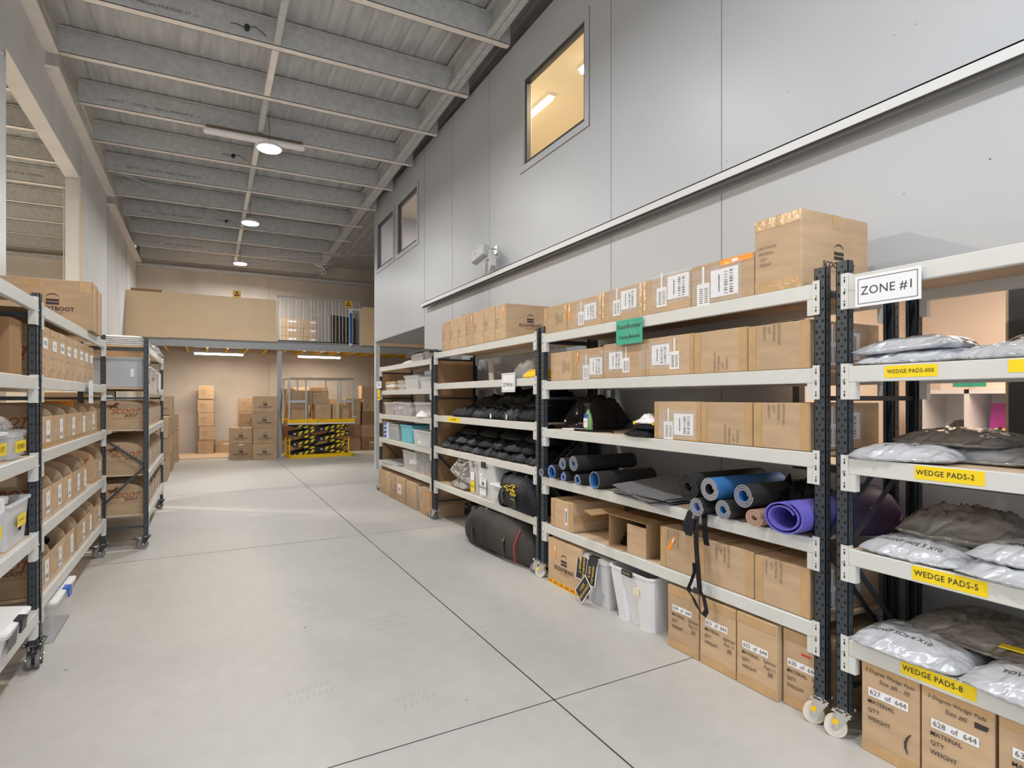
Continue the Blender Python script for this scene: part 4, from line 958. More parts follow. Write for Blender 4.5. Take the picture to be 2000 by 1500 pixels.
# duffels
def duffel(label, x, y, z, L, r, rz, mt, seed, sag=.8, logo=False, piping=None, tilt=0):
    t = thing('duffel_bag', label, 'bag', (x, y, z), rz); t.rotation_euler = (0, tilt, rz)
    vs = []; n = 24; k = 18; sd = Vector((seed, seed*2, 0))
    for i in range(k+1):
        u = -1+2*i/k; rr = r*(1-abs(u)**5*.55)*(1+.04*noise.noise(Vector((u*3, seed, 0))))
        for j in range(n):
            a = 2*PI*j/n; c, s_ = math.cos(a), math.sin(a)
            yy = rr*1.1*(abs(c)**.62)*(1 if c > 0 else -1); zz = rr*sag*(1+(abs(s_)**.7)*(1 if s_ > 0 else -1))
            nn = noise.noise(Vector((u*L*7, a*2.2, 0))+sd)*.07+noise.noise(Vector((u*L*16, a*5, 0))+sd)*.035
            f = 1+nn if zz > .02 else 1
            vs.append((u*L/2, yy*f, max(0, zz*f)))
    fs = [(i*n+j, i*n+(j+1) % n, (i+1)*n+(j+1) % n, (i+1)*n+j) for i in range(k) for j in range(n)]
    fs += [tuple(range(n))[::-1], tuple(range(k*n, (k+1)*n))]
    m = MB(); m.add(vs, fs, mt); m.build('bag_body', t, smooth=True)
    m = MB()
    for u in (-.22, .22): m.strip([(u*L, -r*1.13, r*.3), (u*L, -r*1.16, r*sag), (u*L, -r*.7, r*sag*1.75), (u*L*.7, -r*.3, r*sag*2.15), (0, -r*.2, r*sag*2.25)], (.035, 0, 0), .004, blackpl)
    m.build('handle', t)
    if piping:
        m = MB(); m.tube([(L*.36, -r*1.12*.99, r*.25), (L*.36, -r*1.15, r*sag), (L*.36, -r*.8, r*sag*1.7)], .005, piping, 6); m.tube([(L*.47, -r*.75, r*.2), (L*.49, -r*.2, r*.35)], .006, piping, 6); m.build('piping', t)
    if logo:
        m = MB(); s_ = .17
        for a, b in zip(HORSE, HORSE[1:]+HORSE[:1]):
            m.bar((a[0]*s_*1.5+logo-.03, -r*1.165, r*sag+.055+a[1]*s_*.7), (b[0]*s_*1.5+logo-.03, -r*1.165, r*sag+.055+b[1]*s_*.7), .005, .006, yellow, up=(0, 1, 0))
        m.text('Equine', .05, (logo+.05, -r*1.17, r*sag+.02), (1, 0, 0), (0, 0, 1), yellow, .01, .3); m.text('for horses', .022, (logo+.04, -r*1.17, r*sag-.03), (1, 0, 0), (0, 0, 1), yellow, 0, .2)
        m.build('printed_logo', t)
    return t
duffel('huge dusty black duffel bag on the floor under the black-bag rack', 2.62, 5.12, 0, 1.42, .20, RR+.05, duff, 3, .98, piping=redm)
duffel('black bag with a yellow horse logo hanging over the lowest shelf', 2.62, 4.68, .478, .64, .185, RR-.08, fabric2, 7, .88, logo=.07)
bag('black zipped bag standing between the tubs and the horse-logo bag', 2.66, 5.0, .477, .16, .34, .30, RR, fabric, 105, 'zipped_bag', 'bag', wr=.2, p=6)
bag('black bag at the back of the lowest shelf of the black-bag rack', 2.92, 4.9, .477, .8, .2, .32, RR, fabric, 106, 'black_bag', 'bag', wr=.3, p=4)
# plastic bags with yellow parts, second shelf of black-bag rack
bag('clear plastic bag of yellow parts near the post on the second shelf', 2.66, 4.55, 1.682, .26, .26, .07, RR, yel2, 110, 'parts_bag', 'bag', wr=.4, crease=.8)
bag('crumpled clear bag behind the small ZONE sign', 2.66, 4.72, 1.682, .30, .26, .13, RR, film, 111, 'plastic_bag', 'bag', wr=.8, crease=1.)
bag('upright clear bag at the post of the second shelf', 2.72, 4.47, 1.74, .16, .2, .2, RR, film, 112, 'plastic_bag', 'bag', wr=.8, crease=1.)
m = MB(); m.T = Matrix.Translation((3.02, 6.42, 1.682)) @ Matrix.Rotation(-.12, 4, 'X'); m.box(-.01, .01, -.18, -.06, 0, .26, whitepl)
tag(m.build('white_board'), 'narrow white board leaning at the back of the second shelf', 'board')
m = MB(); m.box(2.70, 2.95, 6.05, 6.35, 2.40, 2.405, kraftin); m.T = Matrix.Translation((2.8, 6.2, 2.41)) @ Matrix.Rotation(.35, 4, 'X'); m.box(-.16, .16, -.17, .17, 0, .006, kraft)
tag(m.build('loose_cardboard'), 'loose cardboard flap lying on the narrow cartons of the black-bag rack', 'cardboard')

# cardboard sheets standing between racks
for y, lab in ((6.958, 'tall brown cardboard sheet standing between the black-bag rack and the tub rack'), (9.60, 'tall brown cardboard sheet standing at the far end of the tub rack')):
    m = MB(); m.box(2.58, 3.12, y, y+.008, .16 if y < 8 else 0, 1.99, kraft2); tag(m.build('cardboard_sheet'), lab, 'cardboard')
# ---- farthest right rack
z = 2.002
m = MB(); vs = []
for i in range(9):
    a = i/8; vs.append((7.0+1.0*a, .045*math.sin(PI*a)**.5))
m.T = Matrix.Translation((2.50, 0, 2.10)); m.prism(vs+[(p[0], p[1]-.03) for p in vs[::-1]], 'x', 0, .5, blackpl); tag(m.build('curved_lid'), 'black curved lid lying across the top of the tub rack', 'lid')
tub('clear tub at the near end of the tub rack top', 2.76, 7.22, z, .36, .42, .09, RR, tubc, True, None, lidm=whitepl)
tub('clear tub in the middle of the tub rack top', 2.76, 7.72, z, .50, .42, .085, RR, tubf, True, None, lidm=whitepl)
bag('flattened white packet at the left of the tub rack top', 2.72, 8.25, z, .42, .30, .05, RR, whitepl, 120, 'white_packet', 'packet')
z = 1.627
for k in range(3): carton('%s flat carton up in the little stack on the second shelf of the tub rack' % ORD[k], 2.76, 9.0, z+.045*k, .42-.03*k, .42, .042, RR+.06*k, {}, mt=kraft if k != 1 else whitepl, tiny=True, group='flat cartons on the tub rack')
tub('small clear tub left on the second shelf of the tub rack', 2.72, 8.45, z, .26, .34, .12, RR, tubc, True, None, lidm=tubc, fill=(paper, 3))
tub('large clear tub on the second shelf of the tub rack', 2.76, 7.98, z, .56, .42, .18, RR, tubf, True, None, lidm=tubc, fill=(paper, 4))
tub('clear tub beside the near post on the second shelf of the tub rack', 2.74, 7.32, z, .50, .38, .14, RR, tubf, True, None, lidm=tubc, fill=(paper, 4))
m = MB(); m.box(2.56, 2.9, 8.80, 9.42, z+.14, z+.146, whitepl)
z = 1.247
for k, (y, w_) in enumerate(((9.10, .46), (8.62, .36), (8.22, .36), (7.40, .78))):
    tub('%s clear tub of pink goods from the left on the tub rack' % ORD[k], 2.76, y, z, w_, .42, .17+.01*(k % 2), RR, tubc, True, None, lidm=tubf, fill=(pink, 7, paper))
bag('white cloth spilling over the third shelf of the tub rack', 2.58, 7.45, z, .30, .16, .07, RR, whitepl, 122, 'white_cloth', 'cloth', wr=.8, crease=1.)
z = .867
for k in range(4): carton('%s blue and white packet up in the stack on the tub rack' % ORD[k], 2.70, 9.22, z+.065*k, .26, .30, .062, RR, {'front': [('blue_print', 'P', [(-.12, -.02), (.02, -.02), (.06, .025), (-.08, .025)], bluem, 1)]}, mt=whitepl, tiny=True, name='packet', cat='packet', group='blue and white packets')
t = tub('grey slatted basket on the fourth shelf of the tub rack', 2.72, 8.80, z, .44, .36, .24, RR, greytub, False, None, ribs=9, name='slatted_basket', cat='basket')
tub('teal tub with an open top on the fourth shelf of the tub rack', 2.73, 8.16, z, .50, .38, .25, RR, teal, False, None, fill=(fabric, 6), name='teal_tub')
tub('second teal tub pushed behind the clear tub', 2.93, 7.60, z, .50, .24, .25, RR, teal, False, None, name='teal_tub')
tub('clear tub with a white rim on the fourth shelf of the tub rack', 2.68, 7.38, z, .66, .36, .21, RR, tubf, False, None, fill=(paper, 8, fabric))
z = .492
m = MB(); m.T = Matrix.Translation((2.70, 8.95, z)) @ Matrix.Rotation(.08, 4, 'Z'); m.cbox(-.2, .2, -.42, .42, 0, .025, greytub); tag(m.build('grey_panel'), 'flat grey panel on the lowest shelf of the tub rack', 'panel')
tub('clear tub of pink goods on the lowest shelf of the tub rack', 2.76, 8.05, z, .60, .42, .26, RR, tubc, False, None, fill=(pink, 5, paper))
t = thing('wire_stand', 'row of clear upright dividers on the lowest shelf of the tub rack', 'stand', (2.66, 7.45, z))
for k in range(6): m = MB(); m.box(-.10, .10, -.30+.11*k, -.297+.11*k, 0, .28, tubc); m.tube([(-.1, -.3+.11*k, 0), (-.1, -.3+.11*k, .28)], .003, zinc, 5); m.build('divider', t)
g = 'cartons on the floor under the tub rack'
for k, (a, b, h) in enumerate(((9.10, 9.42, .36), (8.78, 9.08, .36), (8.54, 8.76, .355), (8.06, 8.50, .355), (7.56, 8.0, .35), (7.18, 7.38, .35), (6.99, 7.17, .345))):
    dec = {'front': d_carton(-.08, .08, .015)}
    if k == 3: dec = {'front': [('paper_label', 'R', -.12, -.06, .06, .08, paper, 1), ('paper_label', 'R', -.08, -.02, .02, .03, pink, 2)]}
    if k == 6: dec = {'front': [('orange_sticker', 'R', -.07, -.1, .07, .12, orange, 1), ('orange_sticker', 'R', -.05, -.08, .05, .10, kraft, 2)]}
    rc('%s carton from the left on the floor under the tub rack' % ORD[k], a, b, 0, h, .46, xf=2.50, decor=dec, group=g, tiny=True)
tub('clear tub squeezed between cartons on the floor under the tub rack', 2.72, 7.48, 0, .17, .40, .33, RR, tubc, False, None)

# ---------------------------------------------------------------- mats on the fourth shelf of rack 2
def roll(label, y, z, R_, L, inner, outer, edge, turns=2.6, th=.006, sq=(1, 1), rz=0., x0=2.455, dirn=1, core=.45, n=22, tilt=0, name='rolled_mat', gr=None, start=0., gp=None):
    t = thing(name, label, 'mat', (x0, y, z), RR+rz, gr); m = MB(); N = int(turns*n); P = []; Q = []
    for i in range(N+1):
        a = start+dirn*2*PI*i/n; r = R_*core+(R_*(1-core))*(i/N)
        P.append(((r)*math.cos(a)*sq[0], (r)*math.sin(a)*sq[1])); Q.append(((r-th)*math.cos(a)*sq[0], (r-th)*math.sin(a)*sq[1]))
    zc = R_*sq[1]
    vs = []
    for yy in (0, L):
        vs += [(p[0], yy, p[1]+zc) for p in P]; vs += [(p[0], yy, p[1]+zc) for p in Q]
    K = N+1
    m.add(vs, [(i, i+1, K+i+1, K+i) for i in range(N)]+[(2*K+i, 3*K+i, 3*K+i+1, 2*K+i+1) for i in range(N)], edge)
    m.add(vs, [(i, 2*K+i, 2*K+i+1, i+1) for i in range(N)]+[(N, 2*K+N, 3*K+N, K+N)], outer)
    m.add(vs, [(K+i, K+i+1, 3*K+i+1, 3*K+i) for i in range(N)]+[(0, K, 3*K, 2*K)], inner)
    m.build('mat_sheet', t, smooth=False); 
    if tilt: t.rotation_euler = (tilt, 0, RR+rz)
    return t
G = 'exercise mats rolled up on the fourth shelf'; z = .851
roll('smallest lilac-rimmed roll at the far post of the mat shelf', 4.186, z, .040, .50, matlil, matblk, matgrey, 2.2, .007, gr=G)
roll('blue-lined roll second from the far post', 4.02, z, .060, .52, matblue, matblk, matlil, 1.6, .007, gr=G, core=.75)
roll('blue-lined roll low under the double roll, third from the far post', 3.85, z, .042, .52, matblue, matblk, matlil, 2.3, .007, gr=G)
roll('rolled mat resting on the low blue one, its spiral blue inside', 3.86, z+.088, .052, .52, matblue, matblk, matgrey, 3.6, .006, gr=G, core=.35)
roll('topmost large spiral roll at the far end of the shelf', 3.71, z+.10, .062, .56, matblue, matblk, matgrey, 4, .006, gr=G, core=.35)
roll('small grey-rimmed roll behind the blue flap', 3.655, z, .045, .50, matblue, matblk, matgrey, 2, .007, gr=G, core=.6)
roll('wide loose roll with blue inside and a blue flap', 3.44, z, .066, .52, matblue, matblk, matgrey, 1.35, .006, gr=G, core=.85, start=2.6)
roll('thickest black roll right of the carpet squares', 2.545, z+.055, .086, .60, matblk, matblk, blackpl, 4, .010, gr=G, core=.35, x0=2.47)
roll('blue-topped roll upper middle of the pile', 2.365, z+.085, .068, .56, matblk, matblue, matgrey, 3, .010, gr=G, core=.50)
roll('upper right roll of the pile with a dark flap', 2.135, z+.085, .064, .56, matblue, matblk, matgrey, 3, .007, gr=G, core=.5)
roll('lower left roll of the pile above the hanging straps', 2.445, z-.012, .055, .50, matlil, matblk, matgrey, 3, .007, gr=G, core=.5, x0=2.44)
roll('lower middle roll of the pile with a blue core', 2.27, z, .055, .56, matblue, matblk, matgrey, 4, .006, gr=G, core=.42)
roll('tan oval roll wedged beside the purple mat', 2.07, z, .056, .5, matbrn, matbrn, matbrn, 3, .010, gr=G, core=.35, sq=(1, .85))
roll('big purple oval rolled mat beside the rack post', 1.885, z, .125, .64, matpur, matpur, matpur, 2.15, .010, sq=(.93, .68), gr=G, core=.60, x0=2.43, n=30, start=.4)
t = thing('purple_cushion', 'dark purple rounded cushion with pink flashes behind the near rack post', 'cushion', (2.90, 1.80, .851), 0)
m = MB(); pr = [(0, 0), (.20, 0), (.225, .02), (.215, .09), (.16, .17), (.08, .215), (0, .225)]
m.T = Matrix.Diagonal((1, .75, 1, 1)); m.lathe([(a, b) for a, b in pr], mat('aubergine_fabric', (.045, .025, .09), .6), 28); m.build('cushion_body', t, smooth=True)
m = MB(); m.T = Matrix.Diagonal((1, .75, 1, 1))
for a0, z0 in ((-2.2, .12), (-1.7, .02)):
    q = []
    for k in range(6):
        a = a0+.12*k; zz = z0+.012*k; r = .213-.0*zz if zz < .09 else .215-(zz-.09)*.7
        q.append(((r+.004)*math.cos(a), (r+.004)*math.sin(a), zz)); 
    m.strip(q, (0, 0, .025), .003, pink)
m.build('pink_flash', t)
# carpet squares
G2 = 'carpet squares stacked on the mat shelf'
for i, (dz, rz, dx) in enumerate(((0, -.1, .0), (.008, .05, .01), (.016, -.25, 0), (.024, .1, -.005), (.034, .0, -.01), (.05, -.15, -.02))):
    t = thing('carpet_tile', '%s charcoal carpet square up in the stack between the rolled mats' % ORD[i], 'carpet tile', (2.70+dx, 2.97, .851+dz), RR+rz, G2)
    if i == 5: t.rotation_euler = (.10, .12, RR+rz)
    m = MB(); m.box(-.25, .25, -.25, .25, 0, .006, carpet); m.build('pile_surface', t); m = MB(); m.box(-.2, .2, -.2, .2, -.0015, 0, blackpl); m.build('backing', t)
# black harness gear behind
bag('heap of black webbing at the back of the mat shelf', 2.80, 2.02, .851, .42, .34, .15, RR, fabric, 130, 'webbing_heap', 'webbing', wr=.9, crease=1.2)
# hanging straps
t = thing('hanging_strap', 'black webbing straps hanging over the beam below the rolled mats', 'strap', (2.44, 2.47, .86))
m = MB(); S = lambda *p: [(a-2.44, b-2.47, c-.86) for a, b, c in p]
m.strip(S((2.60, 2.47, .875), (2.50, 2.47, .88), (2.475, 2.47, .86), (2.455, 2.465, .78), (2.455, 2.46, .66), (2.452, 2.44, .50), (2.45, 2.43, .42)), (0, .035, 0), .003, fabric2)
m.strip(S((2.50, 2.50, .88), (2.47, 2.52, .85), (2.46, 2.545, .78), (2.46, 2.55, .74), (2.455, 2.52, .715), (2.45, 2.50, .76), (2.45, 2.49, .82)), (0, .045, 0), .003, fabric2)
m.strip(S((2.48, 2.42, .87), (2.455, 2.40, .80), (2.45, 2.385, .72), (2.452, 2.38, .69)), (0, .038, 0), .003, fabric)
m.strip(S((2.452, 2.50, .42), (2.45, 2.52, .40), (2.452, 2.48, .37), (2.45, 2.45, .33), (2.45, 2.40, .295), (2.45, 2.38, .33), (2.45, 2.40, .40), (2.452, 2.43, .43)), (0, .03, .01), .003, fabric2)
m.strip(S((2.45, 2.52, .41), (2.45, 2.49, .47), (2.45, 2.47, .52), (2.45, 2.475, .57)), (0, .022, 0), .003, fabric)
m.build('webbing', t); m = MB(); m.box(-.002, .010, -.045, .0, -.45, -.425, blackpl); m.build('buckle', t)
# spray bottle
t = thing('spray_bottle', 'green spray bottle with a white label and black trigger on the third shelf', 'bottle', (2.60, 3.72, 1.249))
m = MB(); m.T = Matrix.Diagonal((.62, 1, 1, 1)); m.lathe([(.0, 0), (.040, 0), (.043, .01), (.042, .08), (.030, .13), (.017, .155), (.016, .17), (0, .17)], sprayg, 24); m.build('bottle_body', t, smooth=True)
m = MB(); m.box(-.0275, -.026, -.026, .026, .03, .10, whitepl); m.box(-.024, -.022, -.02, .02, .10, .135, bluem); m.text('SPRAY', .012, (-.0285, 0, .07), (0, -1, 0), (0, 0, 1), ink); m.build('label', t)
m = MB(); m.cyl((0, 0, .17), (0, 0, .19), .016, blackpl, 14); m.box(-.012, .012, -.03, .035, .19, .215, blackpl); m.cyl((0, .035, .205), (0, .055, .203), .007, blackpl, 8); m.bar((0, .028, .195), (0, .04, .145), .008, .016, blackpl, up=(0, 1, 0)); m.build('trigger_head', t)
m = MB(); m.T = Matrix.Translation((2.60, 3.92, 1.249)) @ Matrix.Rotation(.1, 4, 'Z'); m.cbox(-.05, .05, -.09, .09, 0, .012, whitepl, .002); tag(m.build('paper_pad'), 'small white paper pad lying at the far end of the third shelf', 'pad')
m = MB(); m.tube([(2.56, 3.85, 1.256), (2.58, 3.62, 1.256), (2.66, 3.50, 1.256), (2.60, 3.42, 1.256)], .008, fabric, 6); tag(m.build('coiled_rope'), 'black cord lying around the foot of the spray bottle', 'cord')
bag('large glossy black sack at the far end of the third shelf of the mat rack', 2.86, 3.98, 1.249, .46, .40, .24, RR, mat('glossy_black_film', (.01, .01, .012), .18, bump=(8, .6)), 131, 'black_sack', 'bag', wr=.25, crease=.6, p=2.6)
# gloves
t = bag('folded dark jeans-like cloth under the white gloves', 2.62, 3.03, 1.249, .27, .28, .05, RR, fabric2, 132, 'folded_cloth', 'cloth', wr=.3)
t = bag('black cloth roll between the gloves and the folded cloth', 2.63, 2.99, 1.297, .24, .24, .04, RR, fabric, 134, 'folded_cloth', 'cloth', wr=.4)
t = bag('pair of white work gloves with yellow cuffs on the folded cloth', 2.62, 3.0, 1.333, .20, .18, .045, RR, whitepl, 133, 'work_gloves', 'gloves', wr=.8, crease=1.5)
m = MB(); m.tube([(-.11, -.08, .004), (-.10, .0, .006)], .012, yellow); m.tube([(.09, -.09, .004), (.08, -.05, .006)], .010, yellow); m.build('cuff', t)

# ---------------------------------------------------------------- floor items under the mat rack
def big_tub():
    t = thing('storage_tub', 'big open translucent white tub with a black latch on the floor under the mat rack', 'tub', (2.72, 3.09, 0), RR)
    w_, d, h = .45, .50, .36; m = MB()
    def sec(s, z, notch):
        W, D = w_*s, d*s; a = .07; b = notch
        return [(-W/2, -D/2+.03, z), (-W/2+.03, -D/2, z), (-a, -D/2, z), (-a+.01, -D/2+b, z), (a-.01, -D/2+b, z), (a, -D/2, z), (W/2-.03, -D/2, z), (W/2, -D/2+.03, z),
                (W/2, D/2-.03, z), (W/2-.03, D/2, z), (-W/2+.03, D/2, z), (-W/2, D/2-.03, z)]
    S_ = [sec(.80, 0, .03), sec(.80, .01, .03), sec(.955, h-.05, .02), sec(.96, h-.045, .0), sec(.96, h-.012, .0), sec(1.0, h-.012, 0), sec(1.0, h, 0), sec(.95, h, 0), sec(.94, h-.04, 0), sec(.78, .012, .03)]
    n = 12; vs = [v for s in S_ for v in s]
    fs = [tuple(range(n))[::-1], tuple(range(9*n, 10*n))]+[(q*n+i, q*n+(i+1) % n, (q+1)*n+(i+1) % n, (q+1)*n+i) for q in range(9) for i in range(n)]
    m.add(vs, fs, tubw); m.build('tub_body', t)
    m = MB(); m.box(-.05, .05, -d/2-.012, -d/2+.002, h-.03, h+.004, blackpl); m.box(-.04, .04, -d/2-.015, -d/2-.01, h-.02, h-.004, inkg); m.build('latch', t)
    m = MB(); m.box(.04, .10, -d/2+.012, -d/2+.016, h-.14, h-.09, mat('cream_label', (.72, .66, .50), .6)); m.build('paper_label', t)
    m = MB(); m.box(-w_/2-.022, -w_/2-.006, -.05, .05, h-.14, h-.03, blackpl); m.build('side_latch', t)
big_tub()
tub('clear rounded tub holding the black and gold size signs', 2.72, 3.50, 0, .28, .42, .33, RR, tubf, True, (blackpl, 1), lidm=tubf)
def gsign(label, x, y, z, rx, rz, txt, s=1.):
    t = thing('size_sign', label, 'sign', (x, y, z)); t.rotation_euler = (rx, 0, RR+rz) ; t.rotation_euler = (Matrix.Rotation(RR+rz, 4, 'Z') @ Matrix.Rotation(-.12, 4, 'X') @ Matrix.Rotation(rx, 4, 'Y')).to_euler()
    m = MB(); m.box(-.06*s, .06*s, -.002, .002, -.085*s, .085*s, paper); m.build('border', t)
    m = MB(); m.box(-.054*s, .054*s, -.003, -.0021, -.079*s, .079*s, blackpl); m.build('panel', t)
    m = MB()
    for i, l in enumerate(txt): m.text(l, .030*s, (.02*s-.04*s*i, -.0038, 0), (0, 0, -1), (1, 0, 0), gold, .012)
    m.build('lettering', t)
gsign('upright black sign with gold letters farther back on the clear tub', 2.50, 3.66, .235, 0, .1, ['JODHPURS', 'SIZE 7'], 1.05)
gsign('upright black sign reading JODHPURS SIZE 8 on the clear tub', 2.485, 3.52, .235, .06, .0, ['JODHPURS', 'SIZE 8'], 1.05)
gsign('tilted black sign reading JODHPURS SIZE 6 leaning out onto the floor', 2.43, 3.54, .118, .65, .0, ['JODHPURS', 'SIZE 6'], 1.0)

# ---------------------------------------------------------------- left racks: tubs
g = None
m = MB(); 
carton('carton with a strip of yellow tape cut off by the left frame edge', -1.10, 3.36, 1.622, .36, .50, .29, RL, {'front': [('yellow_tape', 'R', .09, -.0, .13, .14, yellow, 1)], 'right': [('tape', 'R', -.25, -.03, .25, .03, tapem, 0)]})
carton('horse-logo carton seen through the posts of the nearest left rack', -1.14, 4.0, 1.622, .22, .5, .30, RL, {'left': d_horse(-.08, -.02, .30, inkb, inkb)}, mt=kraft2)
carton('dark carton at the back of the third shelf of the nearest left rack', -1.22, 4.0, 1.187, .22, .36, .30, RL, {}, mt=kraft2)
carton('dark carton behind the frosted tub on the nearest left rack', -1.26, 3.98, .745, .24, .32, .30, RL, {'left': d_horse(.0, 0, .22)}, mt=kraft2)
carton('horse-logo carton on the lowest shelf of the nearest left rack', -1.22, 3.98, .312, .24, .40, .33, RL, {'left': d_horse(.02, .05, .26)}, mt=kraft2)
yl = lambda s_, hh: ('front', [('paper_label', 'R', -.10, -.03, .10, .03, yellow, 1), ('paper_label', 'T', s_, 0, 0, .035, 0, ink, .006, 0)])
tub('clear ribbed tub with a yellow label at the left frame edge', -1.0, 3.62, 1.187, .24, .26, .13, RL, tubc, True, None, lidm=whitepl, labels=yl('PRE CUT', .13), fill=(inkg, 4, pink), ribs=6)
tub('clear ribbed tub with a yellow label nearest the post on the nearest left rack', -.97, 3.88, 1.187, .20, .24, .13, RL, tubc, True, None, lidm=tubc, labels=yl('CR PADS', .13), fill=(inkg, 4, pink), ribs=5)
tub('clear tub stacked on the ribbed tub on the nearest left rack', -1.02, 3.62, 1.345, .20, .24, .11, RL, tubc, True, None, lidm=tubc, labels=yl('MED', .11), fill=(orange, 3, inkg), ribs=4)
bag('clear bag of small parts on top of the ribbed tubs', -.95, 3.70, 1.345, .20, .20, .06, RL, film, 140, 'parts_bag', 'bag', wr=.7, crease=1.)
tub('frosted open tub with a yellow label on the fourth shelf of the nearest left rack', -1.05, 3.88, .745, .40, .40, .23, RL, tubf, False, None, labels=('front', [('paper_label', 'R', -.06, -.02, .10, .04, yellow, 1), ('paper_label', 'T', 'GAITERS SIZE 2', .02, .012, .016, 0, ink, 0, 0)]), fill=(fabric2, 6))
tub('frosted tub cut off by the left frame edge on the fourth shelf', -1.05, 3.42, .745, .38, .42, .27, RL, tubf, True, (whitepl, 1), labels=yl('SIZE 4', .27), fill=(paper, 4))
tub('shallow clear tub with a black bail handle tilted on the lowest shelf', -.98, 3.60, .315, .40, .34, .13, RL, tubf, True, (blackst, 1), lidm=whitepl, tilt=.12, fill=(fabric, 3), labels=('front', [('paper_label', 'R', -.15, -.03, .0, .05, blackpl, 1)]))
tub('clear tub with a blue latch on the floor under the left carton rack', -1.02, 4.78, 0, .60, .42, .24, RL, tubc, True, (bluem, 1), lidm=whitepl)
# farthest left rack extras
t = tub('large grey see-through tote filling the end of the far left rack', -.80, 7.22, 1.612, .46, .52, .285, RL, greytub, True, (zinc, 1), lidm=tubf, taper=.01, labels=('left', [('paper_label', 'R', .14, -.04, .17, .04, paper, 1)]))
tub('small clear tub with blue goods on the far left rack', -.66, 7.80, 1.612, .42, .24, .22, RL, tubc, True, None, lidm=whitepl, fill=(bluem, 3, inkg))
tub('small clear tub at the far end of the far left rack', -.66, 8.40, 1.612, .42, .24, .22, RL, tubc, True, None, lidm=whitepl, fill=(inkg, 3, paper))
tub('third clear tub along the far left rack', -.66, 8.95, 1.612, .42, .24, .20, RL, tubc, True, None, lidm=whitepl, fill=(paper, 3, paper))
m = MB(); m.T = Matrix.Translation((-.49, 8.3, 1.60)); m.box(0, .012, -.12, .12, -.02, .2, paper); tag(m.build('paper_sheet'), 'white paper sheet hanging in front of the tubs on the far left rack', 'paper')
for i, (x, y, w_, d) in enumerate(((-.80, 7.5, 1.0, .60), (-.72, 8.6, .8, .5))):
    t = thing('foam_sheet_stack', ('stack of white foam sheets on top of the far left rack, at the near end', 'crumpled white wrapping on top of the far left rack, at the far end')[i], 'foam sheets', (x, y, 2.032), RL)
    for k in range(5): m = MB(); pillow(m, w_-.03*k, d-.02*k, .032, whitepl, 150+i*5+k, .5 if i else .15, 16, 12, p=8); o = m.build('sheet', t, (0, 0, .02*k), smooth=True)
# cartons behind seen between shelves
for k in range(4): carton('%s pale carton from the near end, stored behind the far left rack' % ORD[k], -1.30, 7.25+.55*k, 0, .5, .3, 1.56, RL, {}, tiny=True, name='tall_carton', group='pale cartons behind the far left rack')
# ---------------------------------------------------------------- stacks beside and behind
g = 'stacked cartons along the left wall past the far rack'
kk = 0
for s in range(6):
    for lv in range(3):
        y = 12.30+.26+.53*s; x = -.86 + RND.uniform(-.015, .015)
        carton('left-wall carton, %s from the floor in the %s stack from the camera' % (('bottom', 'second', 'third')[lv], ORD[s]), x, y+RND.uniform(-.02, .02), .39*lv, .50, .50, .378, RL+RND.uniform(-.03, .03),
               {'left': d_logo(.0, -.03, .12)} if s == 0 else {}, group=g, key=('lw', s == 0), mt=kraft, tiny=True)
for s in (2, 4): carton('left-wall carton crowning the pile, %s' % ('nearer one with an arch logo' if s == 2 else 'farther one'), -.86, 12.56+.53*s, 1.172, .50, .52, .37, RL, {'left': d_logo(.05, -.02, .16)}, group=g, tiny=True)
for lv in range(3): carton('carton in the short column at the end of the left-wall pile, %s' % ('bottom', 'middle', 'top')[lv], -.80, 16.2, .38*lv, .50, .5, .37, 0, {}, group=g, tiny=True)
# five-high column against the back wall
g = 'five cartons stacked in a column against the back wall'
for lv in range(5):
    carton('%s carton of the five-high column against the back wall' % ('bottom', 'second', 'third', 'fourth', 'top')[lv], .03+(.025 if lv == 1 else 0)+RND.uniform(-.012, .012), 17.98+RND.uniform(-.02, .02), .022+.366*lv, .375, .42, .356, RND.uniform(-.05, .05),
           {'front': [('printed_text', 'T', s_, -.06, .04-.035*q, .026, 0, inkg, 0, 0) for q, s_ in enumerate(('CARTON NO', 'MATERIAL', 'QTY', 'WEIGHT'))]+(d_orange(-.03, .14, .5, 1) if lv == 4 else [])}, group=g)
carton('single low carton right of the five-high column', .43, 18.12, .022, .36, .34, .33, 0, {'front': d_carton(-.14, .05, .024)+[('paper_label', 'R', .02, .05, .17, .085, paper, 1)]}, mt=kraft)
m = MB(); m.box(-.95, .58, 16.5, 18.3, 0, .02, chip); tag(m.build('cardboard_sheet'), 'big flat cardboard sheet on the floor by the back wall', 'cardboard')
for lv in range(4): carton('%s carton of the narrow orange-taped column behind the logo stacks' % ('bottom', 'second', 'third', 'top')[lv], .99, 17.6, .38*lv, .36, .4, .375, 0, {'front': d_carton(-.08, .05, .022)+(d_orange(.1, .08, 0, 1.1) if lv == 3 else [])}, group='narrow column behind the logo stacks')
for lv in range(3): carton('%s arch-logo carton of the half-hidden middle column' % ('bottom', 'second', 'top')[lv], 1.06, 16.65, .38*lv, .55, .4, .37, 0, {'front': d_logo(.02, -.03, .165)}, group='half-hidden column of arch-logo cartons', key='lgm')
for lv in range(2): carton('%s carton of the two-high arch-logo stack on the floor at the back' % ('lower', 'upper')[lv], .79, 16.15-.0, .388*lv, .51, .4, .384, 0, {'front': d_logo(.0, -.03, .165)+([('paper_label', 'R', -.05, .15, .05, .18, paper, 1)] if lv == 0 else [])}, group='two-high stack of arch-logo cartons')
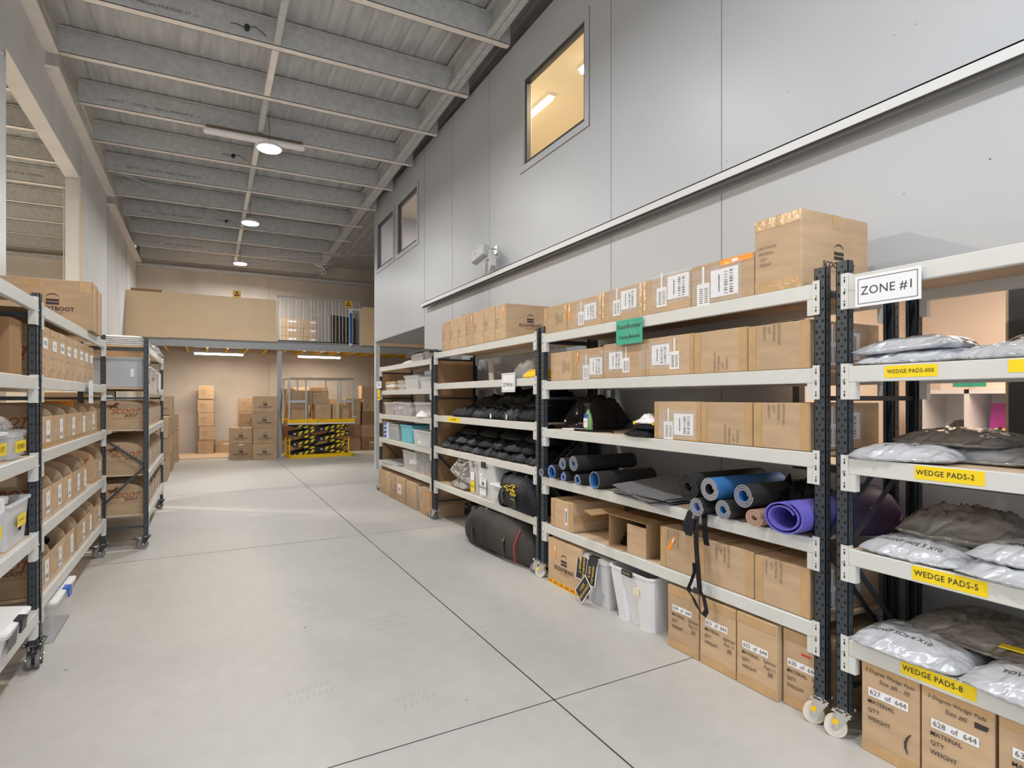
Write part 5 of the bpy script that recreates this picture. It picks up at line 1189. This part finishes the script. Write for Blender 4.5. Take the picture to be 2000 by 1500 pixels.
for lv in range(4): carton('%s carton of the four-high arch-logo stack beside the grey column' % ('bottom', 'second', 'third', 'top')[lv], 1.31+(.01 if lv % 2 else -.005), 15.88-.0, .388*lv, .53, .42, .384, 0, {'front': d_logo(.0, -.03, .165)+([('orange_sticker', 'R', -.06, .12, -.01, .17, orange, 1)] if lv == 0 else [])}, group='four-high stack of arch-logo cartons')
# wall of cartons behind the lift
g = 'cartons heaped behind the yellow lift'
cols = [(1.95, .40, 17.2, 4, .36), (2.38, .42, 17.5, 5, .36), (2.84, .42, 17.3, 4, .37), (3.30, .42, 17.35, 4, .37), (3.76, .44, 17.2, 4, .37), (4.24, .46, 17.2, 5, .37), (4.74, .46, 17.2, 4, .37)]
for c_, (x, w_, y, nlv, h) in enumerate(cols):
    for lv in range(nlv):
        dec = {'front': d_carton(-.12, .04, .022)}
        if (c_+lv) % 3 == 0: dec['front'] += d_orange(-.10, .09, .3, 1.)
        if (c_*2+lv) % 5 == 0: dec['front'] += [('paper_label', 'R', .0, .03, .12, .06, paper, 1)]
        if (c_, lv) == (5, 4): dec = {'left': [('printed_text', 'R', -.02, -.03, .02, .0, ink, 1)]}
        carton('carton %s from the floor in the %s column from the left behind the lift' % (('first', 'second', 'third', 'fourth', 'fifth')[lv], ORD[c_]), x+RND.uniform(-.02, .02), y+RND.uniform(-.03, .03), (h+.003)*lv, w_, .42, h, RND.uniform(-.02, .02), dec, mt=kraft2 if (c_+lv) % 2 and lv < 3 else kraft, group=g)
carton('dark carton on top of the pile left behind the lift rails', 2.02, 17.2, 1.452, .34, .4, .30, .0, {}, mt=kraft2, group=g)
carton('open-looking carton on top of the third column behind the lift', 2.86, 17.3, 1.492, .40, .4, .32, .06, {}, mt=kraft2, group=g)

# ---------------------------------------------------------------- scissor lift table
LX, LY, LA = 2.63, 15.95, .055
t = thing('scissor_lift_table', 'yellow scissor lift table with hazard striped black arms and a grey cage', 'lift table', (LX, LY, 0), LA)
W, D = 1.62, .80
m = MB()
for y in (-D/2, D/2-.06): m.box(-W/2, W/2, y, y+.06, 0, .085, yel2)
for x in (-W/2, W/2-.06): m.box(x, x+.06, -D/2, D/2, 0, .06, yel2)
m.build('base_frame', t)
for x, y in ((-W/2+.03, -D/2+.05), (-W/2+.03, D/2-.25), (W/2-.12, -D/2+.05), (W/2-.12, D/2-.25)):
    m = MB(); m.cyl((x, y, .06), (x, y, .50), .02, yel2, 10); m.build('stop_post', t)
PT = .88
m = MB(); m.cbox(-W/2-.03, W/2+.03, -D/2-.02, D/2+.02, PT, PT+.09, yel2, .006); pf = m.build('platform', t)
m = MB(); m.box(-W/2-.025, W/2+.025, -D/2-.015, D/2+.015, PT-.035, PT, galvl); m.build('skirt', pf)
m = MB(); m.text('<  * * * *', .07, (.0, -D/2-.0215, PT+.045), (1, 0, 0), (0, 0, 1), ink, .03)
m.build('lettering', pf)
def arm(y, x0, z0, x1, z1, stripes=True, pins=True):
    m = MB(); m.bar((x0, y, z0), (x1, y, z1), .10, .022, blackst)
    d = Vector((x1-x0, 0, z1-z0)); L = d.length; d.normalize(); u = Vector((-d.z, 0, d.x))
    if u.z < 0: u = -u
    if stripes:
        sg = 1 if d.x > 0 else -1
        for c in (-.52, -.37, -.22, .14, .29, .44, .56):
            o = Vector(((x0+x1)/2, y-.0125, (z0+z1)/2)); k = .03*(1 if z1 > z0 else -1)
            m.add([o+d*(c-.045)*sg+u*.032*0-u*.032+d*k*sg*-1, o+d*(c+.035)*sg-u*.032-d*k*sg, o+d*(c+.035)*sg+u*.032+d*k*sg, o+d*(c-.045)*sg+u*.032+d*k*sg], [(0, 1, 2, 3)], yellow)
    a = m.build('scissor_arm', t)
    if pins:
        for c in (-L/2+.05, 0, L/2-.05):
            m = MB(); o = Vector(((x0+x1)/2, y, (z0+z1)/2))+d*c; m.cyl(o+Vector((0, -.022, 0)), o+Vector((0, .022, 0)), .024, galvl, 14); m.cyl(o+Vector((0, -.024, 0)), o+Vector((0, .024, 0)), .010, blackst, 8); m.build('pivot_pin', a)
HW = .70
for y in (-D/2+.08, D/2-.08):
    for q in range(3):
        za = .07+.265*q; zb = min(za+.265, .83)
        arm(y, -HW, za, HW, zb, y < 0, y < 0)
        arm(y+.034, HW, za, -HW, zb, y < 0, False)
m = MB(); m.cyl((-.35, 0, .15), (.25, 0, .6), .03, blackst, 10)
m.box(-.3, .3, -.25, .25, .10, .16, blackst); m.build('hydraulic_ram', t)
# cage
RH = 1.03; z0 = PT+.09
m = MB(); c = .0
top = [(-W/2-.2, -D/2+.15), (-W/2, -D/2+.02), (-W/2+.4, -D/2), (W/2-.35, -D/2), (W/2, -D/2+.02), (W/2, D/2-.05), (-W/2+.1, D/2-.05), (-W/2, D/2-.05), (-W/2, -D/2+.02)]
m.tube([(a, b, z0+RH) for a, b in top[1:]], .02, zinc, 8); m.build('top_rail', t)
for x, y in ((-W/2+.02, -D/2+.03), (-W/2+.42, -D/2+.03), (W/2-.40, -D/2+.03), (W/2-.02, -D/2+.03), (-W/2, D/2-.05), (-W/2+.35, D/2-.05), (W/2-.55, D/2-.05), (W/2-.15, D/2-.05)):
    m = MB(); m.box(x-.019, x+.019, y-.015, y+.015, z0, z0+RH, galv); m.build('cage_post', t)
for xa, xb in ((-W/2+.02, -W/2+.42), (W/2-.40, W/2-.02)):
    m = MB(); m.box(xa, xb, -D/2+.005, -D/2+.03, z0+.42, z0+.485, galv); m.build('mid_rail', t)
m = MB(); m.bar((-W/2, D/2-.05, z0+.1), (-W/2, -D/2+.05, z0+.9), .03, .02, galvl, up=(0, 1, 0)); m.build('mid_rail', t)
m = MB(); m.tube([(-W/2-.05, 0, .5), (-W/2-.12, .1, 1.1), (-W/2-.08, .05, 1.6), (-W/2-.15, .2, 1.9)], .008, blackpl, 6); m.build('cable', t)
for k, (x, w_, h, ex) in enumerate(((-.52, .42, .37, 0), (.06, .40, .38, 1), (.50, .40, .38, 2))):
    p = Matrix.Translation((LX, LY, 0)) @ Matrix.Rotation(LA, 4, 'Z') @ Vector((x, -.05, z0))
    dec = {'front': d_carton(-.02, .08, .022)+(d_orange(-.13, .10, 0, 1.1) if ex == 1 else [])+([('yellow_strap', 'R', -.11, -.19, -.06, .19, yellow, 1), ('yellow_strap', 'T', 'FRAGILE', -.085, 0, .03, PI/2, ink, 0, 0)] if ex == 2 else [])}
    carton(('carton at the left on the lift platform', 'carton with an orange sticker in the middle of the lift platform', 'carton with a yellow strap at the right on the lift platform')[k], p.x, p.y, p.z, w_, .42, h, LA, dec)
p = Matrix.Translation((LX, LY, 0)) @ Matrix.Rotation(LA, 4, 'Z') @ Vector((-.50, .02, z0+.372))
carton('wide carton set on top of the left carton on the lift', p.x+.03, p.y, p.z, .50, .42, .36, LA+.1, {'front': d_carton(.02, .08, .022)})
p = Matrix.Translation((LX, LY, 0)) @ Matrix.Rotation(LA, 4, 'Z') @ Vector((.03, .1, z0+.382))
carton('carton with an orange sticker stacked on the middle lift carton', p.x, p.y, p.z, .42, .40, .34, LA-.05, {'front': d_carton(-.12, .06, .022)+d_orange(.1, .1, 0, 1.2)})

# ---------------------------------------------------------------- mezzanine
m = MB(); MY = 16.02
m.box(-1.6, 6.5, MY, MY+.012, 2.74, 2.95, greyst); m.box(-1.6, 6.5, MY-.055, MY+.06, 2.94, 2.952, greyst); m.box(-1.6, 6.5, MY-.055, MY+.06, 2.735, 2.747, greyst)
mz = thing('mezzanine', 'storage mezzanine on a grey steel beam with yellow joists across the back', 'mezzanine', (0, 0, 0))
m.build('edge_beam', mz)
m = MB(); m.box(1.63, 1.74, MY, MY+.1, 0, 2.735, greyst); m.box(1.58, 1.79, MY-.04, MY+.14, 0, .012, greyst); m.build('support_column', mz)
m = MB(); m.box(5.9, 6.0, MY, MY+.1, 0, 2.735, greyst); m.build('support_column', mz)
m = MB(); m.box(-1.6, 6.5, MY+.06, 18.38, 2.952, 2.975, mat('mezzanine_floor_board', (.16, .12, .09), .8)); m.build('deck', mz)
for i in range(17):
    x = -1.35+.46*i; m = MB(); m.box(x, x+.004, MY+.02, 18.38, 2.76, 2.95, yel); m.box(x, x+.055, MY+.02, 18.38, 2.76, 2.766, yel); m.box(x, x+.055, MY+.02, 18.38, 2.944, 2.95, yel); m.build('joist', mz)
for i, (x0, x1, za, zb, lab) in enumerate(((-1.6, -.76, 2.92, 3.97, 'leftmost tan board panel along the mezzanine edge'), (-.755, 1.60, 2.93, 3.985, 'long tan board panel along the mezzanine edge'), (3.745, 6.0, 2.93, 3.965, 'tan board panel at the right of the mezzanine railing'))):
    m = MB(); m.box(x0, x1, MY-.075, MY-.058, za, zb, mdf); tag(m.build('board_panel'), lab, 'panel')
t = thing('steel_railing', 'grey steel baluster railing on the mezzanine edge', 'railing', (2.68, MY, 2.952))
m = MB(); m.box(-1.09, 1.10, -.02, .02, 1.13, 1.16, greyst); m.build('top_rail', t); m = MB(); m.box(-1.04, 1.04, -.02, .02, .0, .03, blackst); m.build('bottom_rail', t)
for i in range(24):
    x = -1.03+.0896*i; m = MB(); m.cyl((x, 0, .03), (x, 0, 1.13), .008, galv if i % 2 else greyst, 6); m.build('baluster', t)
for x in (-1.06, ): m = MB(); m.box(x-.03, x+.03, -.03, .03, 0, 1.0, lgrey); m.build('railing_post', t)
t = thing('safety_gate', 'white framed gate with blue bars on the mezzanine railing', 'gate', (3.52, MY-.05, 2.90))
m = MB(); m.box(-.11, .25, -.02, .02, .96, 1.0, whitepl); m.box(-.10, -.02, -.02, .02, 0, .96, whitepl); m.box(.18, .23, -.02, .02, 0, .96, lgrey); m.build('gate_frame', t)
m = MB(); m.box(-.09, -.03, -.035, -.02, .07, .88, mat('blue_paint', (.01, .13, .40), .4)); m.build('blue_bar', t)
m = MB(); m.box(.07, .085, -.01, .01, .07, .88, mat('navy_paint', (.01, .01, .12), .4)); m.build('blue_bar', t)
for i, (x, z, lab) in enumerate(((.70, 3.98, 'small yellow warning sign above the long tan board panel'), (3.40, 3.93, 'small yellow warning sign above the mezzanine gate'))):
    t = thing('warning_sign', lab, 'sign', (x, MY-.04, z)); m = MB(); m.box(-.09, .09, -.002, .002, 0, .17, mat('amber_sign', (.80, .46, .04), .5)); m.build('plate', t)
    m = MB(); m.box(-.055, .055, -.004, -.003, .04, .07, ink); m.prism([(-.04, .10), (.04, .10), (0, .15)], 'y', -.004, -.003, ink); m.build('symbol', t)
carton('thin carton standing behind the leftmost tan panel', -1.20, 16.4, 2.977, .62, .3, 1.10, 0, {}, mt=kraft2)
for c_ in range(2):
    for lv in range(3): carton('pale carton behind the railing, %s row up in the %s column' % (ORD[lv], ORD[c_]), 2.15+.58*c_, 17.4, 2.977+.24*lv, .56, .4, .235, 0, {'front': [('paper_label', 'R', -.12, .02, .1, .07, paper, 1)]}, group='pale cartons behind the mezzanine railing')
carton('large dark crate behind the right half of the railing', 3.25, 17.2, 2.977, .85, .8, .82, .5, {}, mt=mat('dark_crate', (.12, .105, .09), .8), name='crate', cat='crate')
carton('pale carton behind the blue gate bars', 3.95, 17.3, 2.977, .45, .4, .80, 0, {})

# tube lights under the mezzanine
for x0, lab in ((-.22, 'lit fluorescent tube light under the mezzanine, left one'), (2.28, 'lit fluorescent tube light under the mezzanine, right one')):
    t = thing('tube_light', lab, 'light', (x0+.55, 17.0, 2.66)); m = MB(); m.box(-.58, .58, -.05, .05, .0, .035, whitepl); m.build('housing', t)
    m = MB(); m.T = Matrix.Diagonal((1, 1, .8, 1)); m.cyl((-.56, 0, -.02), (.56, 0, -.02), .035, tubel, 12); m.build('diffuser', t)
    for x in (-.5, 0, .5): m = MB(); m.cyl((x, 0, .035), (x, 0, .10), .006, zinc, 6); m.build('hanger', t)

# high bay lamps
hl = ['lit round high bay lamp behind the camera', 'lit round high bay lamp just overhead', 'lit round high bay lamp above the mat rack bay', 'largest lit round high bay lamp in view, nearest of the three', 'middle lit round high bay lamp of the three in view', 'farthest lit round high bay lamp near the back wall']
for i, (y, z) in enumerate(HB):
    t = thing('high_bay_light', hl[i], 'lamp', (.8, y, z)); m = MB(); m.lathe([(0, .07), (.04, .07), (.06, .035), (.15, .02), (.165, 0), (.165, -.02), (.15, -.022)], whitepl, 28); m.build('housing', t, smooth=False)
    m = MB(); m.cyl((0, 0, -.035), (0, 0, -.02), .148, lampw, 28); m.build('diffuser', t)
    zz = RZ(y)-z+.03; m = MB(); m.tube([(0, 0, .07), (.004, 0, zz*.5), (-.008, 0, zz*.8), (.02, .02, zz)], .004, blackpl, 6); m.build('cable', t)
for i, (x, y) in enumerate(((.42, 7.26), (.42, 10.86), (.42, 14.46))):
    t = thing('power_socket', 'small black socket with a looped lead on the %s visible purlin run' % ORD[i], 'socket', (x, y-.03, RZ(y)+.10)); m = MB(); m.cyl((0, -.03, 0), (0, .02, 0), .03, blackpl, 12); m.build('socket_body', t)
    m = MB(); m.tube([(.02, -.02, 0), (.08, -.03, .02), (.15, -.02, -.01), (.20, -.02, -.05)], .005, blackpl, 6); m.tube([(-.02, -.02, -.01), (-.12, -.02, .005), (-.17, -.02, -.0)], .005, blackpl, 6); m.build('lead', t)
t = thing('batten_light', 'unlit long white batten light fixed across the purlins behind the largest lamp', 'light', (.68, 9.62, RZ(9.66)-.07))
m = MB(); m.box(-.66, .66, -.04, .04, .02, .065, inkg); m.build('housing', t); m = MB(); m.cbox(-.70, .70, -.06, .06, -.05, .022, lampoff, .02); m.build('diffuser', t)
t = thing('cable_loop', 'loop of white cable tied to the rafter near the back', 'cable', (2.9, 16.9, RZ(16.9)-.02)); m = MB()
m.tube([(-.30, 0, .1), (-.2, -.02, -.02), (0, 0, -.08), (.08, 0, -.2), (.02, 0, -.28), (-.05, 0, -.18), (.12, 0, -.02)], .012, whitepl, 6); m.build('loop', t)

# ---------------------------------------------------------------- wall speaker / floodlights on the ledge
t = thing('wall_light', 'white double-headed fixture angled out from the upper right wall', 'wall light', (3.2, 6.55, 3.32))
wl = mat('fixture_white', (.50, .51, .52), .45)
m = MB(); m.box(-.02, 0, -.05, .03, -.04, .06, zinc); m.tube([(-.01, -.01, .02), (-.10, -.02, .02), (-.12, -.03, -.12)], .012, zinc, 8); m.build('bracket', t)
m = MB(); m.T = Matrix.Translation((-.16, .13, -.03)) @ Matrix.Rotation(-.40, 4, 'X') @ Matrix.Rotation(.25, 4, 'Y') @ Matrix.Rotation(.25, 4, 'Z'); m.cbox(-.05, .04, -.13, .13, -.085, .085, wl, .012); m.box(-.052, -.05, .02, .05, -.004, .006, ink); m.build('lamp_head', t)
m = MB(); m.T = Matrix.Translation((-.13, -.13, -.14)) @ Matrix.Rotation(-.25, 4, 'Z'); m.prism([(.08, .10), (.0, .12), (-.13, -.02), (-.12, -.10), (-.02, -.15), (.10, -.04)], 'x', -.03, .03, wl); m.cyl((-.032, .05, .0), (-.036, .05, 0), .016, blackpl, 10); m.build('lamp_head', t)
m = MB(); m.T = Matrix.Translation((-.14, .0, -.17)); m.prism([(.05, .05), (-.0, .06), (-.01, .0), (.02, -.13), (.045, -.10)], 'x', -.02, .02, wl); m.build('side_fin', t)

# ---------------------------------------------------------------- showroom behind the lower window
t = thing('cube_shelf', 'white cube shelf seen through the lower window', 'shelf', (5.62, 2.27, 0))
m = MB(); cw = .355
y1 = .68
for k in range(5): m.box(0, .38, y1-k*cw-.018, y1-k*cw+.018, 0, 1.575, whitepl)
for k in range(5): m.box(0, .38, y1-4*cw-.018, y1+.018, 1.575-.036-k*.372, 1.575-k*.372, whitepl)
m.box(.37, .38, y1-4*cw, y1, 0, 1.575, whitepl); m.build('carcass', t)
t = thing('cap', 'black cap on the cube shelf', 'cap', (5.72, 2.68, 1.21)); m = MB(); m.lathe([(0, .11), (.05, .10), (.08, .06), (.085, 0)], blackst, 16); m.build('crown', t); m = MB(); m.T = Matrix.Translation((-.02, .10, .01)); m.cbox(-.06, .06, -.02, .08, -.005, .01, kraft, .003); m.build('peak', t)
m = MB(); m.T = Matrix.Translation((5.80, 2.38, 1.21)) @ Matrix.Rotation(.15, 4, 'Y'); m.box(-.01, .01, -.13, .13, 0, .25, purple); m.box(-.012, -.01, -.06, .02, .10, .2, orange); tag(m.build('poster_board'), 'magenta display panel with an orange square in the cube shelf', 'panel')
m = MB(); m.T = Matrix.Translation((5.68, 2.36, 1.21)); 
for k in range(5): m.cyl((0, -.05+.025*k, 0), (0, -.05+.025*k, .05+.01*(k % 2)), .014, blackst if k % 2 else gold, 10)
tag(m.build('black_figurine'), 'small black and gold ornament in the cube shelf', 'ornament')
m = MB(); m.box(5.68, 5.70, 2.36, 2.82, 1.577, 1.70, warmw); m.box(5.675, 5.679, 2.48, 2.72, 1.60, 1.67, green); tag(m.build('display_card'), 'cream display card with green artwork on the cube shelf', 'card')
m = MB(); m.box(5.68, 5.70, 2.08, 2.28, 1.577, 1.72, paper); m.box(5.675, 5.679, 2.12, 2.17, 1.62, 1.70, pink); tag(m.build('display_card'), 'white display card at the right of the cube shelf top', 'card')
